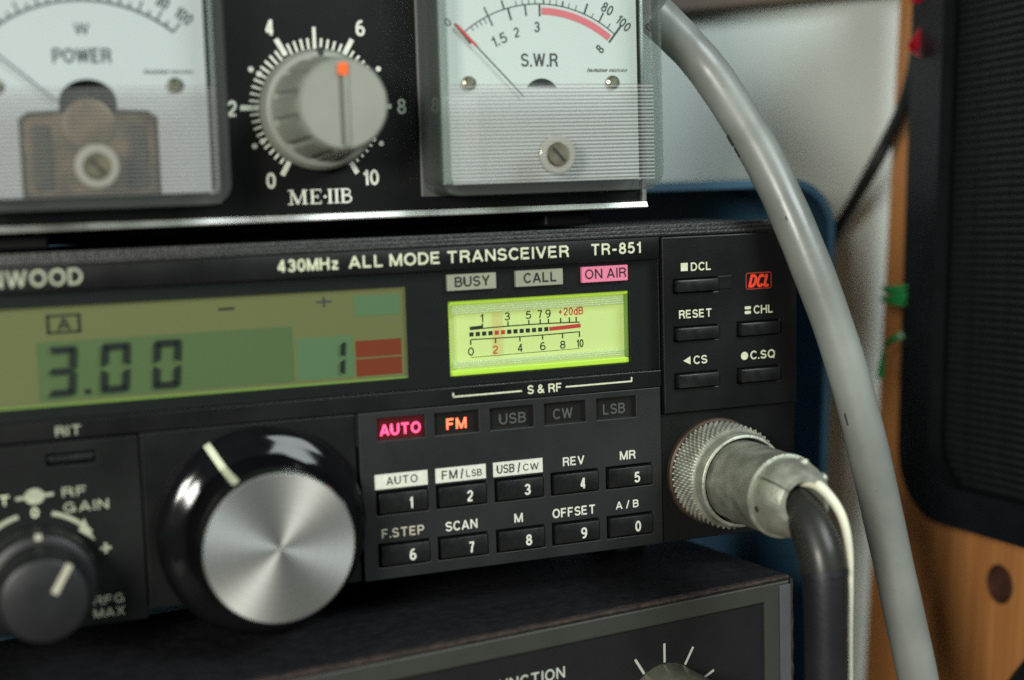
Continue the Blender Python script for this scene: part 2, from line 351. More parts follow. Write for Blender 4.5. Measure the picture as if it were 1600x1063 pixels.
# letter shapes: centre lines of the strokes in a cell one unit high
def _arc(cx, cy, rx, ry, a0, a1, n=14): return [(cx+rx*math.cos(math.radians(a0+(a1-a0)*k/n)), cy+ry*math.sin(math.radians(a0+(a1-a0)*k/n))) for k in range(n+1)]
_st = [(.08, 0), (.08, 1)]
GLYPHS = {
 'A': [[(.07, 0), (.43, .97)], [(.79, 0), (.43, .97)], [(.19, .30), (.67, .30)]],
 'B': [_st, [(.08, .92), (.40, .92)]+_arc(.42, .725, .20, .195, 90, -90)+[(.08, .53)], [(.08, .53), (.42, .53)]+_arc(.43, .305, .23, .225, 90, -90)+[(.08, .08)]],
 'C': [_arc(.43, .5, .35, .43, 38, 322, 26)],
 'D': [_st, [(.08, .92), (.32, .92)]+_arc(.34, .5, .36, .42, 90, -90, 18)+[(.08, .08)]],
 'E': [_st, [(.08, .92), (.64, .92)], [(.08, .52), (.60, .52)], [(.08, .08), (.66, .08)]],
 'F': [_st, [(.08, .92), (.62, .92)], [(.08, .50), (.56, .50)]],
 'G': [_arc(.44, .5, .36, .43, 42, 325, 26), [(.47, .44), (.82, .44)], [(.75, .44), (.75, .02)]],
 'H': [_st, [(.72, 0), (.72, 1)], [(.08, .53), (.72, .53)]],
 'I': [_st],
 'K': [_st, [(.72, 1), (.08, .36)], [(.30, .58), (.74, 0)]],
 'L': [_st, [(.08, .08), (.60, .08)]],
 'M': [_st, [(.84, 0), (.84, 1)], [(.10, .97), (.46, .03)], [(.82, .97), (.46, .03)]],
 'N': [_st, [(.72, 0), (.72, 1)], [(.10, .95), (.70, .05)]],
 'O': [_arc(.45, .5, .37, .43, 0, 360, 36)],
 'P': [_st, [(.08, .92), (.42, .92)]+_arc(.44, .69, .22, .23, 90, -90)+[(.08, .46)]],
 'Q': [_arc(.45, .5, .37, .43, 0, 360, 36), [(.52, .24), (.82, -.02)]],
 'R': [_st, [(.08, .92), (.44, .92)]+_arc(.46, .71, .21, .21, 90, -90)+[(.08, .50)], [(.46, .50), (.64, .30), (.68, 0)]],
 'S': [_arc(.37, .715, .27, .21, 12, 262, 18)+_arc(.37, .285, .29, .215, 84, -168, 18)],
 'T': [[(.36, 0), (.36, 1)], [(0, .92), (.72, .92)]],
 'U': [[(.08, 1), (.08, .38)]+_arc(.40, .38, .32, .31, 180, 360, 18)+[(.72, 1)]],
 'V': [[(.06, 1), (.40, .03)], [(.74, 1), (.40, .03)]],
 'W': [[(.05, 1), (.30, .03)], [(.55, .97), (.30, .03)], [(.55, .97), (.80, .03)], [(1.05, 1), (.80, .03)]],
 'X': [[(.05, 1), (.70, 0)], [(.70, 1), (.05, 0)]],
 'Y': [[(.05, 1), (.38, .44)], [(.71, 1), (.38, .44)], [(.38, .48), (.38, 0)]],
 'd': [_arc(.30, .35, .23, .30, 0, 360, 28), [(.55, 0), (.55, 1)]],
 'z': [[(.02, .65), (.52, .65)], [(.49, .62), (.06, .12)], [(.02, .08), (.54, .08)]],
 '0': [_arc(.33, .5, .25, .43, 0, 360, 32)],
 '1': [[(.34, 0), (.34, 1)], [(.34, .86), (.26, .77), (.08, .73)]],
 '2': [_arc(.33, .69, .25, .24, 172, -28, 16)+[(.40, .42), (.14, .22), (.08, .06)], [(.04, .08), (.60, .08)]],
 '3': [_arc(.31, .715, .22, .21, 165, -88, 16), _arc(.31, .295, .25, .22, 88, -165, 16), [(.24, .505), (.33, .505)]],
 '4': [[(.46, 0), (.46, 1)], [(.44, .95), (.08, .32)], [(.03, .27), (.62, .27)]],
 '5': [[(.56, .92), (.15, .92)], [(.17, .96), (.11, .46)], _arc(.31, .34, .26, .265, 140, -158, 18)],
 '6': [_arc(.33, .32, .25, .25, 0, 360, 26), _arc(.38, .46, .30, .47, 68, 190, 14)],
 '7': [[(.03, .92), (.58, .92)], [(.54, .90), (.36, .55), (.26, 0)]],
 '8': [_arc(.33, .725, .205, .20, 0, 360, 24), _arc(.33, .29, .25, .22, 0, 360, 24)],
 '9': [_arc(.33, .68, .25, .25, 0, 360, 26), _arc(.28, .54, .30, .47, 248, 370, 14)],
 '&': [_arc(.34, .77, .16, .16, 0, 360, 20), [(.22, .66), (.76, .02)], _arc(.32, .28, .23, .21, 60, 330, 18)+[(.62, .30), (.68, .46)]],
 '+': [[(.04, .48), (.60, .48)], [(.32, .2), (.32, .76)]],
 '-': [[(.04, .40), (.42, .40)]],
 '.': [[(.08, 0), (.08, .16)]],
 '/': [[(.02, -.02), (.34, 1.02)]],
}
def txt(s, x0, x1, z0, z1, y, m, parent, name='lettering', bold=0.0, rot=0.0, shear=0.0, spacing=1.0):
    """flat printed lettering filling the box x0..x1, z0..z1 on the plane y; strokes keep one width"""
    H = z1-z0; t = H*(0.150+bold*2.2); L_, cur = [], 0.0
    for ch in s:
        if ch == ' ': cur += 0.30; continue
        G = GLYPHS[ch]; xm = min(p[0] for g in G for p in g); xM = max(p[0] for g in G for p in g)
        L_ += [[(cur+p[0]-xm+shear*p[1], p[1]) for p in g] for g in G]
        cur += (xM-xm+0.30)*spacing
    ax, bx_ = min(p[0] for g in L_ for p in g), max(p[0] for g in L_ for p in g)
    iw = (x1-x0)-t; k = iw/max(bx_-ax, 1e-6) if bx_-ax > 0.2 else H
    zl = 0.0 if len(s) == 1 and s in '+-' else None
    ca, sa = math.cos(math.radians(rot)), math.sin(math.radians(rot))
    b = B()
    for i, g in enumerate(L_):
        P = [((p[0]-(ax+bx_)/2)*k, (p[1]-0.5)*H) for p in g]
        P = [(q[0]*ca-q[1]*sa, q[0]*sa+q[1]*ca) for q in P]
        closed = len(P) > 20 and abs(P[0][0]-P[-1][0])+abs(P[0][1]-P[-1][1]) < 1e-6
        stroke(b, P, t, -0.003*(i % 3), closed)
    o = mk(name, b, m, None, origin=(0, 0, 0))
    c = Vector(((x0+x1)/2, y, (z0+z1)/2)); o.parent = parent; o.location = (c-ORG[parent])*S; ORG[o] = c
    return o
def shell(bm_, outer, inner, y0, y1, yi, bev=0.75, back=True):
    n_ = len(outer); g = lambda P_s, y: [bm_.verts.new((x, y, z)) for x, z in P_s]
    a, c, a2, c2 = g(outer, y0), g(inner, y0), g(outer, y1), g(inner, yi)
    for i in range(n_):
        k_ = (i+1) % n_
        for q in ((a[i], a[k_], c[k_], c[i]), (a[i], a2[i], a2[k_], a[k_]), (c[i], c[k_], c2[k_], c2[i])): bm_.faces.new(q)
    if back: bm_.faces.new(a2); bm_.faces.new(c2)
    es = [e for e in bm_.edges if all(abs(v.co.y-y0) < 1e-6 for v in e.verts) and e.calc_face_angle(0) > 0.5]
    bmesh.ops.bevel(bm_, geom=es, offset=bev, segments=4, profile=0.5, affect='EDGES')
    return bm_
def setting(name, bm, m, **k):
    o = mk(name, bm, m, **k); o['kind'] = 'structure'; return o

# ================================================================== the setting
setting('back_wall', box(B(), -160, 150, 88, 92, -120, 130), M['wall'])
setting('desk', box(B(), -260, 220, -200, 88, -124, -110), M['desk'])
b = box(B(), 18, 135, 81, 87.5, 0, 14, 0.6)
for v in b.verts: v.co.z += 95.3+(v.co.x-50)*0.0935
sh = mk('shelf', b, M['shelf']); sh['label'] = 'brown shelf board edge running above the white wall'; sh['category'] = 'shelf'

# ================================================================== all-mode transceiver
T = root('transceiver', (-57, 20, -16), 'black radio transceiver with lit displays and numbered keys, in the middle of the stack', 'transceiver')
mk('casing', box(B(), -147, 32.6, 7, 42, -15.4, 45.2, 0.5), M['casing'], T)
b = B()                                   # ribbed front lip of the top cover
for y0, y1, z0, z1 in ((0.2, 1.5, 43.75, 44.5), (1.6, 2.9, 43.9, 45.2), (3.2, 4.6, 44.2, 45.9)):
    box(b, -147, 32.7, y0, y1, z0, z1, 0.28)
mk('top_ridge', b, M['casing'], T, smooth=40)
mk('title_strip', box(B(), -147, 2.75, 0, 6.5, 39.55, 43.7, 0.18), M['strip'], T, smooth=40)
mk('lower_strip', box(B(), -147, 2.75, 0.1, 6.5, 15.0, 18.15, 0.15), M['strip'], T)
b = plate(B(), -147, 2.6, 18.2, 39.5, [(-118, -47.0, 20.2, 36.9), (-39.2, -2.6, 19.7, 33.65)], 2.2, 2.9, 0)
mk('window_mask', b, M['dark'], T)
mk('window_glass', box(B(), -147, 2.4, 0.7, 0.95, 18.25, 39.45), M['glass'], T)
mk('window_edge', box(B(), 2.42, 2.72, 0.3, 6.5, 18.2, 39.5, 0.08), M['panel'], T)
txt('KENWOOD', -123.0, -103.0, 40.5, 43.2, -0.06, M['print_shaded'], T, bold=0.005)
txt('430MHz', -70.7, -59.7, 40.75, 42.85, -0.06, M['print'], T, bold=0.012)
txt('ALL MODE TRANSCEIVER', -58.0, -16.0, 40.8, 42.95, -0.06, M['print'], T, bold=0.012)
txt('TR-851', -11.6, -1.2, 40.85, 42.95, -0.06, M['print'], T, bold=0.012)

# LCD
L = mk('liquid_crystal_display', box(B(), -119, -46.2, 3.0, 5.5, 19.6, 37.2), M['lcd'], T)
mk('light_guide', box(B(), -119, -46.3, 2.93, 2.99, 19.7, 20.55), M['lime_dim'], L)
YL = 2.94
mk('filter', rect(B(), -110.8, -67.9, 21.1, 31.0, YL), M['lcd_green'], L)
mk('filter', rect(B(), -67.3, -57.1, 21.2, 28.75, YL), M['lcd_teal'], L)
mk('filter', rect(B(), -56.6, -48.1, 31.95, 35.65, YL), M['lcd_teal'], L)
mk('filter', rect(B(), -56.6, -48.1, 24.55, 27.55, YL), M['lcd_red'], L)
mk('filter', rect(B(), -56.6, -48.1, 21.15, 24.25, YL), M['lcd_red'], L)
def seg7(parent, x0, x1, z0, z1, segs, wd, slant=0.08):
    zm = (z0+z1)/2; g = 0.22; ch = wd*0.5
    def sk(x, z): return (x+(z-z0)*slant, z)
    q = {}
    def hz(z, up):
        d = {1: (z, z-wd), 0: (z+wd/2, z-wd/2), -1: (z+wd, z)}[up]
        if up == 1: return [(x0+g, z), (x1-g, z), (x1-g-ch, z-wd), (x0+g+ch, z-wd)]
        if up == -1: return [(x0+g+ch, z+wd), (x1-g-ch, z+wd), (x1-g, z), (x0+g, z)]
        return [(x0+g+ch, z+wd/2), (x1-g-ch, z+wd/2), (x1-g, z), (x1-g-ch, z-wd/2), (x0+g+ch, z-wd/2), (x0+g, z)]
    def vt(x, s, za, zb):
        return [(x, za+g), (x, zb-g), (x+s*wd, zb-g-ch), (x+s*wd, za+g+ch)]
    q['a'] = hz(z1, 1); q['d'] = hz(z0, -1); q['g'] = hz(zm, 0)
    q['f'] = vt(x0, 1, zm, z1); q['e'] = vt(x0, 1, z0, zm); q['b'] = vt(x1, -1, zm, z1); q['c'] = vt(x1, -1, z0, zm)
    b = B()
    for s in segs: quad(b, [sk(*p) for p in q[s]], 2.36)
    return mk('digit', b, M['lcd_ink'], parent)
seg7(L, -109.7, -105.1, 21.85, 30.2, 'abgcd', 1.15)
seg7(L, -101.1, -96.4, 21.85, 30.2, 'abcdef', 1.15)
seg7(L, -92.5, -87.9, 21.85, 30.15, 'abcdef', 1.15)
seg7(L, -63.4, -59.0, 21.6, 27.9, 'bc', 0.8, 0.07)
mk('decimal_point', box(B(), -103.6, -102.5, YL-0.05, YL-0.02, 21.8, 22.7), M['lcd_ink'], L)
b = B(); rect(b, -80.6, -77.8, 34.55, 34.95, YL-0.05); mk('minus_sign', b, M['lcd_ink'], L)
b = B(); rect(b, -63.4, -60.6, 34.78, 35.12, YL-0.05); rect(b, -62.2, -61.83, 34.0, 35.8, YL-0.06); mk('plus_sign', b, M['ink_grey'], L)
b = B()
for r4 in ((-109, -103.5, 35.1, 35.5), (-109, -103.5, 32.3, 32.7), (-109, -108.5, 32.3, 35.5), (-104, -103.5, 32.3, 35.5)): rect(b, *r4, YL-0.05)
mk('memory_frame', b, M['lcd_ink'], L)
txt('A', -107.3, -105.1, 32.9, 34.9, YL-0.05, M['lcd_ink'], L, bold=0.02)

# signal meter behind the window
mk('status_lamp', box(B(), -39.5, -30.05, 1.2, 2.1, 35.65, 38.6, 0.1), M['lab_grey'], T)
mk('status_lamp', box(B(), -26.2, -16.75, 1.2, 2.1, 35.65, 38.65, 0.1), M['lab_grey'], T)
o = mk('status_lamp', box(B(), -12.85, -3.4, 1.2, 2.1, 35.7, 38.65, 0.1), M['lab_pink'], T); o['label'] = 'pink lit ON AIR lamp'
txt('BUSY', -38.1, -31.3, 36.3, 38.15, 1.14, M['ink'], T, bold=0.012)
txt('CALL', -24.7, -18.0, 36.3, 38.15, 1.14, M['ink'], T, bold=0.012)
txt('ON AIR', -12.3, -3.8, 36.35, 38.2, 1.14, M['ink'], T)
sm = mk('signal_meter', box(B(), -39.2, -2.6, 5.0, 6.2, 19.7, 33.65), M['dial_cream'], T)
b = B()
box(b, -39.15, -2.65, 3.0, 3.9, 19.75, 20.8, 0.2); mk('light_guide', b, M['lime'], sm)
b = B(); box(b, -39.15, -2.65, 3.0, 3.8, 32.95, 33.6, 0.15); mk('light_guide', b, M['lime'], sm)
mk('light_guide', box(B(), -39.15, -38.75, 3.0, 4.4, 20.9, 32.9, 0.1), M['lime'], sm)
mk('light_guide', box(B(), -3.0, -2.65, 3.0, 4.4, 20.9, 32.9, 0.1), M['lime_dim'], sm)
b = B()
for z in (31.15, 31.55, 31.95, 32.35): box(b, -38.4, -3.3, 3.6, 4.3, z, z+0.2, 0.06)
for z in (21.2, 21.6, 22.0): box(b, -38.4, -3.3, 3.6, 4.3, z, z+0.2, 0.06)
mk('acrylic_rib', b, clear_plastic('meter_light_rib', (0.8, 0.86, 0.72), 0.12, 0.45), sm)
YM = 4.95
def sag(x): return -0.0016*(x+23.2)**2+0.1
b = B()
stroke(b, [(x, 28.05+sag(x)) for x in range(-34, -11)], 0.22, YM)
stroke(b, [(-34.2, 28.2), (-31.7, 28.3)], 0.6, YM-0.01)
stroke(b, [(x, 26.05+sag(x)*-0.7) for x in range(-34, -11)], 0.2, YM)
stroke(b, [(-34.1, 22.75), (-12, 22.9)], 0.1, YM)
for x in (-31.7, -26.6, -22.4, -20.1, -18.4, -15.9, -14.1, -12.7): stroke(b, [(x, 28.1), (x, 29.0)], 0.26, YM-0.01)
for x in (-34.1, -29.2, -24.3, -19.7, -15.6, -12.1): stroke(b, [(x, 26.1), (x, 25.1)], 0.26, YM-0.01)
mk('scale_line', b, M['ink'], sm)
b = B()
for k in range(13):
    if k in (4, 5): continue
    x = -33.9+k*1.25; rect(b, x-0.42, x+0.42, 26.66, 27.45, YM-0.01)
mk('scale_square', b, M['ink'], sm)
b = B()
for k in (4, 5): x = -33.9+k*1.25; rect(b, x-0.42, x+0.42, 26.66, 27.45, YM-0.01)
mk('scale_square', b, M['ink_red'], sm)  # the needle's red shadow, painted into these two squares
mk('scale_band', stroke(B(), [(-18.3, 27.05), (-15, 27.15), (-11.8, 27.3)], 0.75, YM-0.01), M['ink_red'], sm)
for s, x in (('1', -31.8), ('3', -26.7), ('5', -22.45), ('7', -20.1), ('9', -18.45)):
    wd = 0.32 if s == '1' else 0.55
    txt(s, x-wd, x+wd, 29.2, 30.75, YM, M['ink'], sm, 'numeral')
txt('+20dB', -16.4, -11.2, 29.4, 30.9, YM, M['ink_red'], sm, 'numeral')
for s, x in (('0', -34.1), ('2', -29.3), ('4', -24.3), ('6', -19.7), ('8', -15.6), ('10', -12.05)):
    wd = 0.58 if len(s) == 1 else 0.75
    txt(s, x-wd, x+wd, 23.1, 24.65, YM, M['ink_red'] if s == '2' else M['ink'], sm, 'numeral')  # the 2 is coloured red for the same needle shadow
mk('needle', box(B(), -30.0, -27.9, 4.4, 4.5, 22.6, 31.0), M['needle_red'], sm)
txt('S & RF', -25.0, -18.05, 15.75, 17.35, 0.03, M['print'], T, bold=0.012)
b = B()
stroke(b, [(-39.5, 17.2), (-39.5, 16.4)], 0.3, 0.03); stroke(b, [(-39.6, 16.45), (-26.1, 16.45)], 0.3, 0.03)
stroke(b, [(-17.3, 16.5), (-3.6, 16.5)], 0.3, 0.03); stroke(b, [(-3.65, 16.45), (-3.65, 17.3)], 0.3, 0.02)
mk('bracket_line', b, M['print'], T)

# keypad block with indicator windows and keys
LED = [(-54.0, -45.1), (-43.2, -34.75), (-32.5, -23.95), (-21.7, -13.35), (-11.05, -2.85)]
KX = [-54.4, -43.1, -31.75, -20.5, -9.15]
holes = [(a, c, 9.6, 13.65) for a, c in LED]+[(x-0.3, x+9.4, z-0.35, z+4.0) for x in KX for z in (-3.6, -13.2)]
mk('keypad_panel', plate(B(), -57.45, 2.4, -15.8, 14.9, holes, 0, 6.5, 0.16), M['keyblock'], T)
mk('seam', box(B(), -57.9, -57.5, 0.35, 6, 8.8, 14.8), M['dark'], T)
for i, (a, c) in enumerate(LED):
    q = mk('indicator_window', box(B(), a-0.2, c+0.2, 1.1, 2.2, 9.5, 13.75), M['led_red'] if i == 0 else M['led_off'], T)
    word = ('AUTO', 'FM', 'USB', 'CW', 'LSB')[i]
    x0, x1 = ((-53.3, -45.6), (-40.7, -36.8), (-30.4, -25.1), (-19.6, -15.6), (-9.3, -4.7))[i]
    t = txt(word, x0, x1, 10.35, 12.35, 1.04, (M['glow_pink'], M['glow_orange'], M['print_dim'], M['print_dim'], M['print_dim'])[i], q, bold=0.018 if i < 2 else 0)
for r_, z in enumerate((-3.6, -13.2)):
    for i, x in enumerate(KX):
        k = mk('key', box(B(), x+0.1, x+9.2, -0.55, 4, z, z+3.62, 0.22), M['key'], T, smooth=40)
        s = '1234567890'[r_*5+i]
        cx = x+5.95; wd = 0.36 if s == '1' else 0.62
        txt(s, cx-wd, cx+wd, z+0.55, z+2.6, -0.60, M['print_white'], k, 'numeral', bold=0.012)
        mk('key_lamp', box(B(), x+1.7, x+2.4, -0.62, -0.5, z+0.6, z+2.7, 0.04), M['dark'] if (r_, i) != (0, 2) else M['dark'], k)
for (x0, x1), s in (((-54.9, -45.0), 'AUTO'), ((-43.5, -33.75), 'FM / LSB'), ((-32.3, -22.45), 'USB / CW')):
    q = mk('label_plate', box(B(), x0, x1, -0.10, -0.01, 0.85, 3.55), M['print_white'], T)
    if s == 'AUTO': txt(s, x0+2.1, x1-1.9, 1.5, 3.0, -0.14, M['ink'], q)
    else:
        a, c = s.split(' / ')
        txt(a, x0+(1.2 if a == 'FM' else 0.7), x0+4.2, 1.4, 3.05, -0.14, M['ink'], q)
        txt('/', x0+4.75, x0+5.4, 1.3, 3.1, -0.14, M['ink'], q)
        txt(c, x0+5.9, x1-0.8, 1.45, 2.75, -0.14, M['ink'], q)
for s, x0, x1, z0, z1 in (('REV', -18.3, -13.9, 1.5, 3.15), ('MR', -6.5, -3.2, 1.5, 3.2), ('SCAN', -41.9, -35.7, -8.3, -6.55), ('M', -28.4, -26.7, -8.2, -6.5), ('OFFSET', -20.7, -11.8, -8.25, -6.5), ('A / B', -7.6, -2.75, -8.0, -6.5)):
    txt(s, x0, x1, z0, z1, -0.05, M['print_white'], T, bold=0.010)
txt('F.STEP', -54.0, -46.0, -8.2, -6.5, -0.05, M['lab_grey'], T, bold=0.010)

# tone squelch block on the right
btn = [(5.6, 14.6, 33.0, 35.3), (5.6, 14.6, 23.7, 26.1), (5.6, 14.5, 14.5, 17.1), (19.35, 28.3, 23.7, 26.2), (19.3, 28.2, 14.5, 17.1)]
mk('button_panel', plate(B(), 3.05, 32.65, 9.6, 43.6, [(a-0.2, c+0.2, e-0.25, g+0.15) for a, c, e, g in btn], -0.4, 6.5, 0.25), M['panel'], T)
for a, c, e, g in btn: mk('button', box(B(), a, c, -1.5, 4, e, g, 0.3), M['key'], T, smooth=40)
mk('button_guide', box(B(), 14.9, 18.0, -0.6, -0.38, 33.1, 35.6, 0.08), M['panel'], T)
mk('socket_panel', box(B(), 2.5, 32.65, 0.7, 6.5, -16, 9.45, 0.2), M['panel'], T)
b = B(); rect(b, 7.0, 8.5, 36.95, 38.5, -0.45); mk('square_mark', b, M['print'], T)
b = B(); quad(b, ((7.2, 19.65), (8.75, 18.85), (8.75, 20.45)), -0.45); mk('triangle_mark', b, M['print'], T)
b = B(); quad(b, [(20.65+0.8*math.cos(k*math.pi/12), 19.65+0.8*math.sin(k*math.pi/12)) for k in range(24)], -0.45); mk('dot_mark', b, M['print'], T)
b = B(); prism(b, rrect(20.8, 22.2, 28.75, 29.35, 0.25), -0.46, -0.42); prism(b, rrect(20.8, 22.2, 27.85, 28.45, 0.25), -0.46, -0.42); mk('bars_mark', b, M['print'], T)
for s, x0, x1, z0, z1 in (('DCL', 9.15, 13.6, 36.9, 38.5), ('RESET', 6.45, 13.6, 27.85, 29.45), ('CS', 9.4, 12.4, 18.85, 20.45), ('CHL', 22.8, 27.2, 27.8, 29.4), ('C.SQ', 21.95, 27.5, 18.85, 20.5)):
    txt(s, x0, x1, z0, z1, -0.46, M['print'], T, bold=0.012)
b = B()
for r4 in ((21.1, 26.9, 35.68, 35.9), (21.1, 26.9, 32.6, 32.82), (21.1, 21.32, 32.6, 35.9), (26.68, 26.9, 32.6, 35.9)): rect(b, *r4, -0.45)
mk('emblem_frame', b, mat('ink_red_thin', srgb(150, 50, 36), 0.5), T)
txt('DCL', 21.6, 26.5, 33.05, 35.45, -0.46, M['ink_dcl'], T, 'emblem', bold=0.04, shear=0.35)
j = mk('microphone_socket', lathe(B(), 14.4, -2.8, [(0.8, 10.6), (-0.2, 10.5), (-0.5, 10.1), (-0.5, 8.5)], 48), M['copper'], T, smooth=35)

# left side: tuning knob area and gain knobs
mk('tuning_panel', box(B(), -95.3, -57.95, 0.4, 6.5, -15.8, 14.8, 0.2), M['panel'], T)
mk('control_panel', plate(B(), -147, -95.6, -17.2, 14.6, [(-110.5, -102.7, 10.7, 12.6)], 0.1, 6.5, 0.2), M['panel'], T)
mk('switch_bar', box(B(), -110.2, -103.0, -0.5, 4, 11.3, 12.35, 0.25), M['key'], T)
txt('RIT', -108.8, -104.7, 15.6, 17.2, 0.04, M['print_shaded'], T, bold=0.005)
txt('RF', -108.4, -104.5, 5.3, 6.9, 0.04, M['print_shaded'], T, bold=0.005)
txt('GAIN', -108.3, -101.1, 2.65, 4.3, 0.04, M['print_shaded'], T, bold=0.005)
txt('RIT', -121.0, -116.6, 4.9, 6.5, 0.04, M['print'], T, bold=0.02)
txt('RFG', -104.5, -99.4, -13.7, -12.2, 0.04, M['print_shaded'], T, bold=0.015)
txt('MAX', -104.6, -99.5, -15.9, -14.4, 0.04, M['print_shaded'], T, bold=0.015)
b = B()
quad(b, [(-112.8+1.6*math.cos(k*math.pi/10), 5.9+1.35*math.sin(k*math.pi/10)) for k in range(20)], 0.04)
stroke(b, [(-115.8, 5.75), (-109.8, 6.05)], 0.55, 0.03); mk('gain_symbol', b, M['print_shaded'], T)
txt('0', -113.5, -112.3, 2.4, 4.0, 0.04, M['print'], T, bold=0.02)
b = B(); stroke(b, arcpts(-112.9, -7.9, 11.0, 14, 52), 0.75, 0.03); quad(b, ((-105.2, 1.4), (-103.6, -2.6), (-106.2, -0.6)), 0.02); mk('gain_arc', b, M['print_shaded'], T)
b = B(); stroke(b, arcpts(-112.9, -7.9, 11.0, -52, -14), 0.75, 0.03); mk('gain_arc', b, M['print_shaded'], T)
b = B(); stroke(b, [(-102.9, -4.1), (-101.1, -4.1)], 0.5, 0.04); stroke(b, [(-102.0, -5.0), (-102.0, -3.2)], 0.5, 0.03); mk('plus_mark', b, M['print_shaded'], T)
kx, kz = -112.9, -7.9
k = mk('gain_knob', lathe(B(), kx, kz, [(0.2, 9.3), (-5.5, 9.0), (-6.6, 8.6), (-7.0, 7.9), (-7.0, 6.0)], 64), M['semi'], T, smooth=35)
mk('dial_mark', box(B(), kx-0.55, kx+0.55, -6.95, -6.2, kz+7.6, kz+8.95, 0.1), M['lab_grey'], k)
c = mk('inner_knob', lathe(B(), kx, kz, [(-6.9, 7.3), (-13.6, 7.1), (-14.7, 6.6), (-15.0, 6.0), (-15.0, 2)], 64), M['semi'], k, smooth=35)
b = B(); stroke(b, [(kx+1.5, kz+1.1), (kx+4.1, kz+5.5)], 1.05, -15.06); mk('dial_mark', b, M['lab_grey'], c)

kx, kz = -75.5, -3.9
def scallop(a, k): return 1-0.009*(0.5+0.5*math.cos(a*12)) if 7 <= k <= 9 else 1
prof = [(0.5, 17.6), (-0.4, 18.2), (-1.6, 18.3), (-2.3, 17.9), (-2.9, 17.0), (-3.4, 15.9), (-3.75, 14.8), (-4.3, 13.95), (-7.6, 13.6), (-11.5, 13.3), (-14.2, 13.0), (-14.9, 12.6)]
k = mk('tuning_knob', lathe(B(), kx, kz, prof, 144, scallop), M['gloss'], T, smooth=50)
mk('knob_cap', lathe(B(), kx, kz, [(-14.85, 12.75), (-15.15, 12.7), (-15.35, 12.45), (-15.35, 0.02)], 160, close=False), M['cap'], k, smooth=30)
b = B(); ang = math.radians(-29.5)
line = [(-1.0, 18.42), (-1.7, 18.45), (-2.4, 18.05), (-3.0, 17.15), (-3.5, 16.0), (-3.85, 14.9), (-4.4, 14.1), (-7.6, 13.75), (-11.5, 13.45), (-14.0, 13.15)]
u = Vector((math.sin(ang), 0, math.cos(ang))); t = Vector((math.cos(ang), 0, -math.sin(ang)))
pr = None
for y, r in line:
    c0 = Vector((kx, y, kz))+u*r; a_ = b.verts.new(c0+t*0.62); d_ = b.verts.new(c0-t*0.62)
    if pr: b.faces.new((pr[0], pr[1], d_, a_))
    pr = (a_, d_)
mk('pointer_line', b, M['print'], k)
for x in (-140, -8):
    for y in (10, 36): mk('foot', lathe(B(), 0, 0, [(0, 5), (8.4, 4.4)], 24), M['dark'], T)
for o in [o for o in T.children if o.name.startswith('foot')]: o.rotation_euler = (math.radians(-90), 0, 0)
for o, (x, y) in zip([o for o in T.children if o.name.startswith('foot')], ((-140, 24), (-140, 36), (8, 30), (8, 37))):
    o.location = (Vector((x, y, -19.7))-ORG[T])*S

# ================================================================== antenna power and standing wave meter on top
YP = 6.0                                   # its front panel plane
E_ = root('antenna_meter', (-60.6, 25, 45.4), 'black antenna meter box with two clear square meters on top of transceiver', 'meter')
mk('casing', box(B(), -124, 2.4, YP+2.5, 42, 50.2, 112, 0.5), M['casing'], E_)
mk('front_panel', box(B(), -124, 1.7, YP, YP+2.4, 50.6, 112, 0.1), M['meterpanel'], E_)
b = B(); pf = [(YP+2.4, 50.45), (YP-0.9, 50.45), (YP-1.1, 50.35), (YP-1.55, 49.45), (YP-1.5, 49.25), (YP-1.2, 49.15), (YP+2.4, 49.15)]
q0 = [b.verts.new((-124, y, z)) for y, z in pf]; q1 = [b.verts.new((2.7, y, z)) for y, z in pf]
for i in range(len(pf)): b.faces.new((q0[i], q1[i], q1[(i+1) % len(pf)], q0[(i+1) % len(pf)]))
b.faces.new(q0); b.faces.new(q1[::-1]); mk('trim_strip', b, M['chrome'], E_)
mk('trim_strip', box(B(), 1.75, 2.7, YP-1.2, YP+2.4, 50.5, 112, 0.2), M['chrome'], E_, smooth=40)
for x in (-112, -10): mk('foot', box(B(), x-5, x+5, 14, 34, 45.95, 50.1, 0.6), M['dark'], E_)
mk('rear_foot', box(B(), -123, 0, 37, 41, 45.95, 50.1, 0.4), M['dark'], E_)  # added bar, hides the bright wall so the gap stays dark
dx, dz, dr = -60.9, 69.15, 13.75
b = B()
for i in range(51):
    v = i/5; a = math.radians((v-5)*30); major = i % 10 == 0; mid = i % 5 == 0
    r0, r1, wd = 9.9, 12.0, 0.44
    if major: r0, r1, wd = 10.4, 13.6, 0.9
    if i == 25: r0, r1, wd = 9.6, 13.9, 0.6
    stroke(b, [(dx+r0*math.sin(a), dz+r0*math.cos(a)), (dx+r1*math.sin(a), dz+r1*math.cos(a))], wd, YP-0.05)
    if mid and not major and i != 25:
        for rr in (11.6, 13.2):
            quad(b, [(dx+rr*math.sin(a)+0.5*math.cos(q*math.pi/6), dz+rr*math.cos(a)+0.5*math.sin(q*math.pi/6)) for q in range(12)], YP-0.06-rr*0.001)
mk('dial_scale', b, M['print_white'], E_)
for s, x, z in (('0', -69.75, 56.5), ('2', -75.9, 69.05), ('4', -68.75, 82.9), ('6', -52.5, 82.9), ('8', -45.4, 69.1), ('10', -51.7, 56.55)):
    wd = 0.85 if len(s) == 1 else 1.55
    txt(s, x-wd, x+wd, z-1.35, z+1.35, YP-0.06, M['print_white'], E_, 'numeral', bold=0.015)
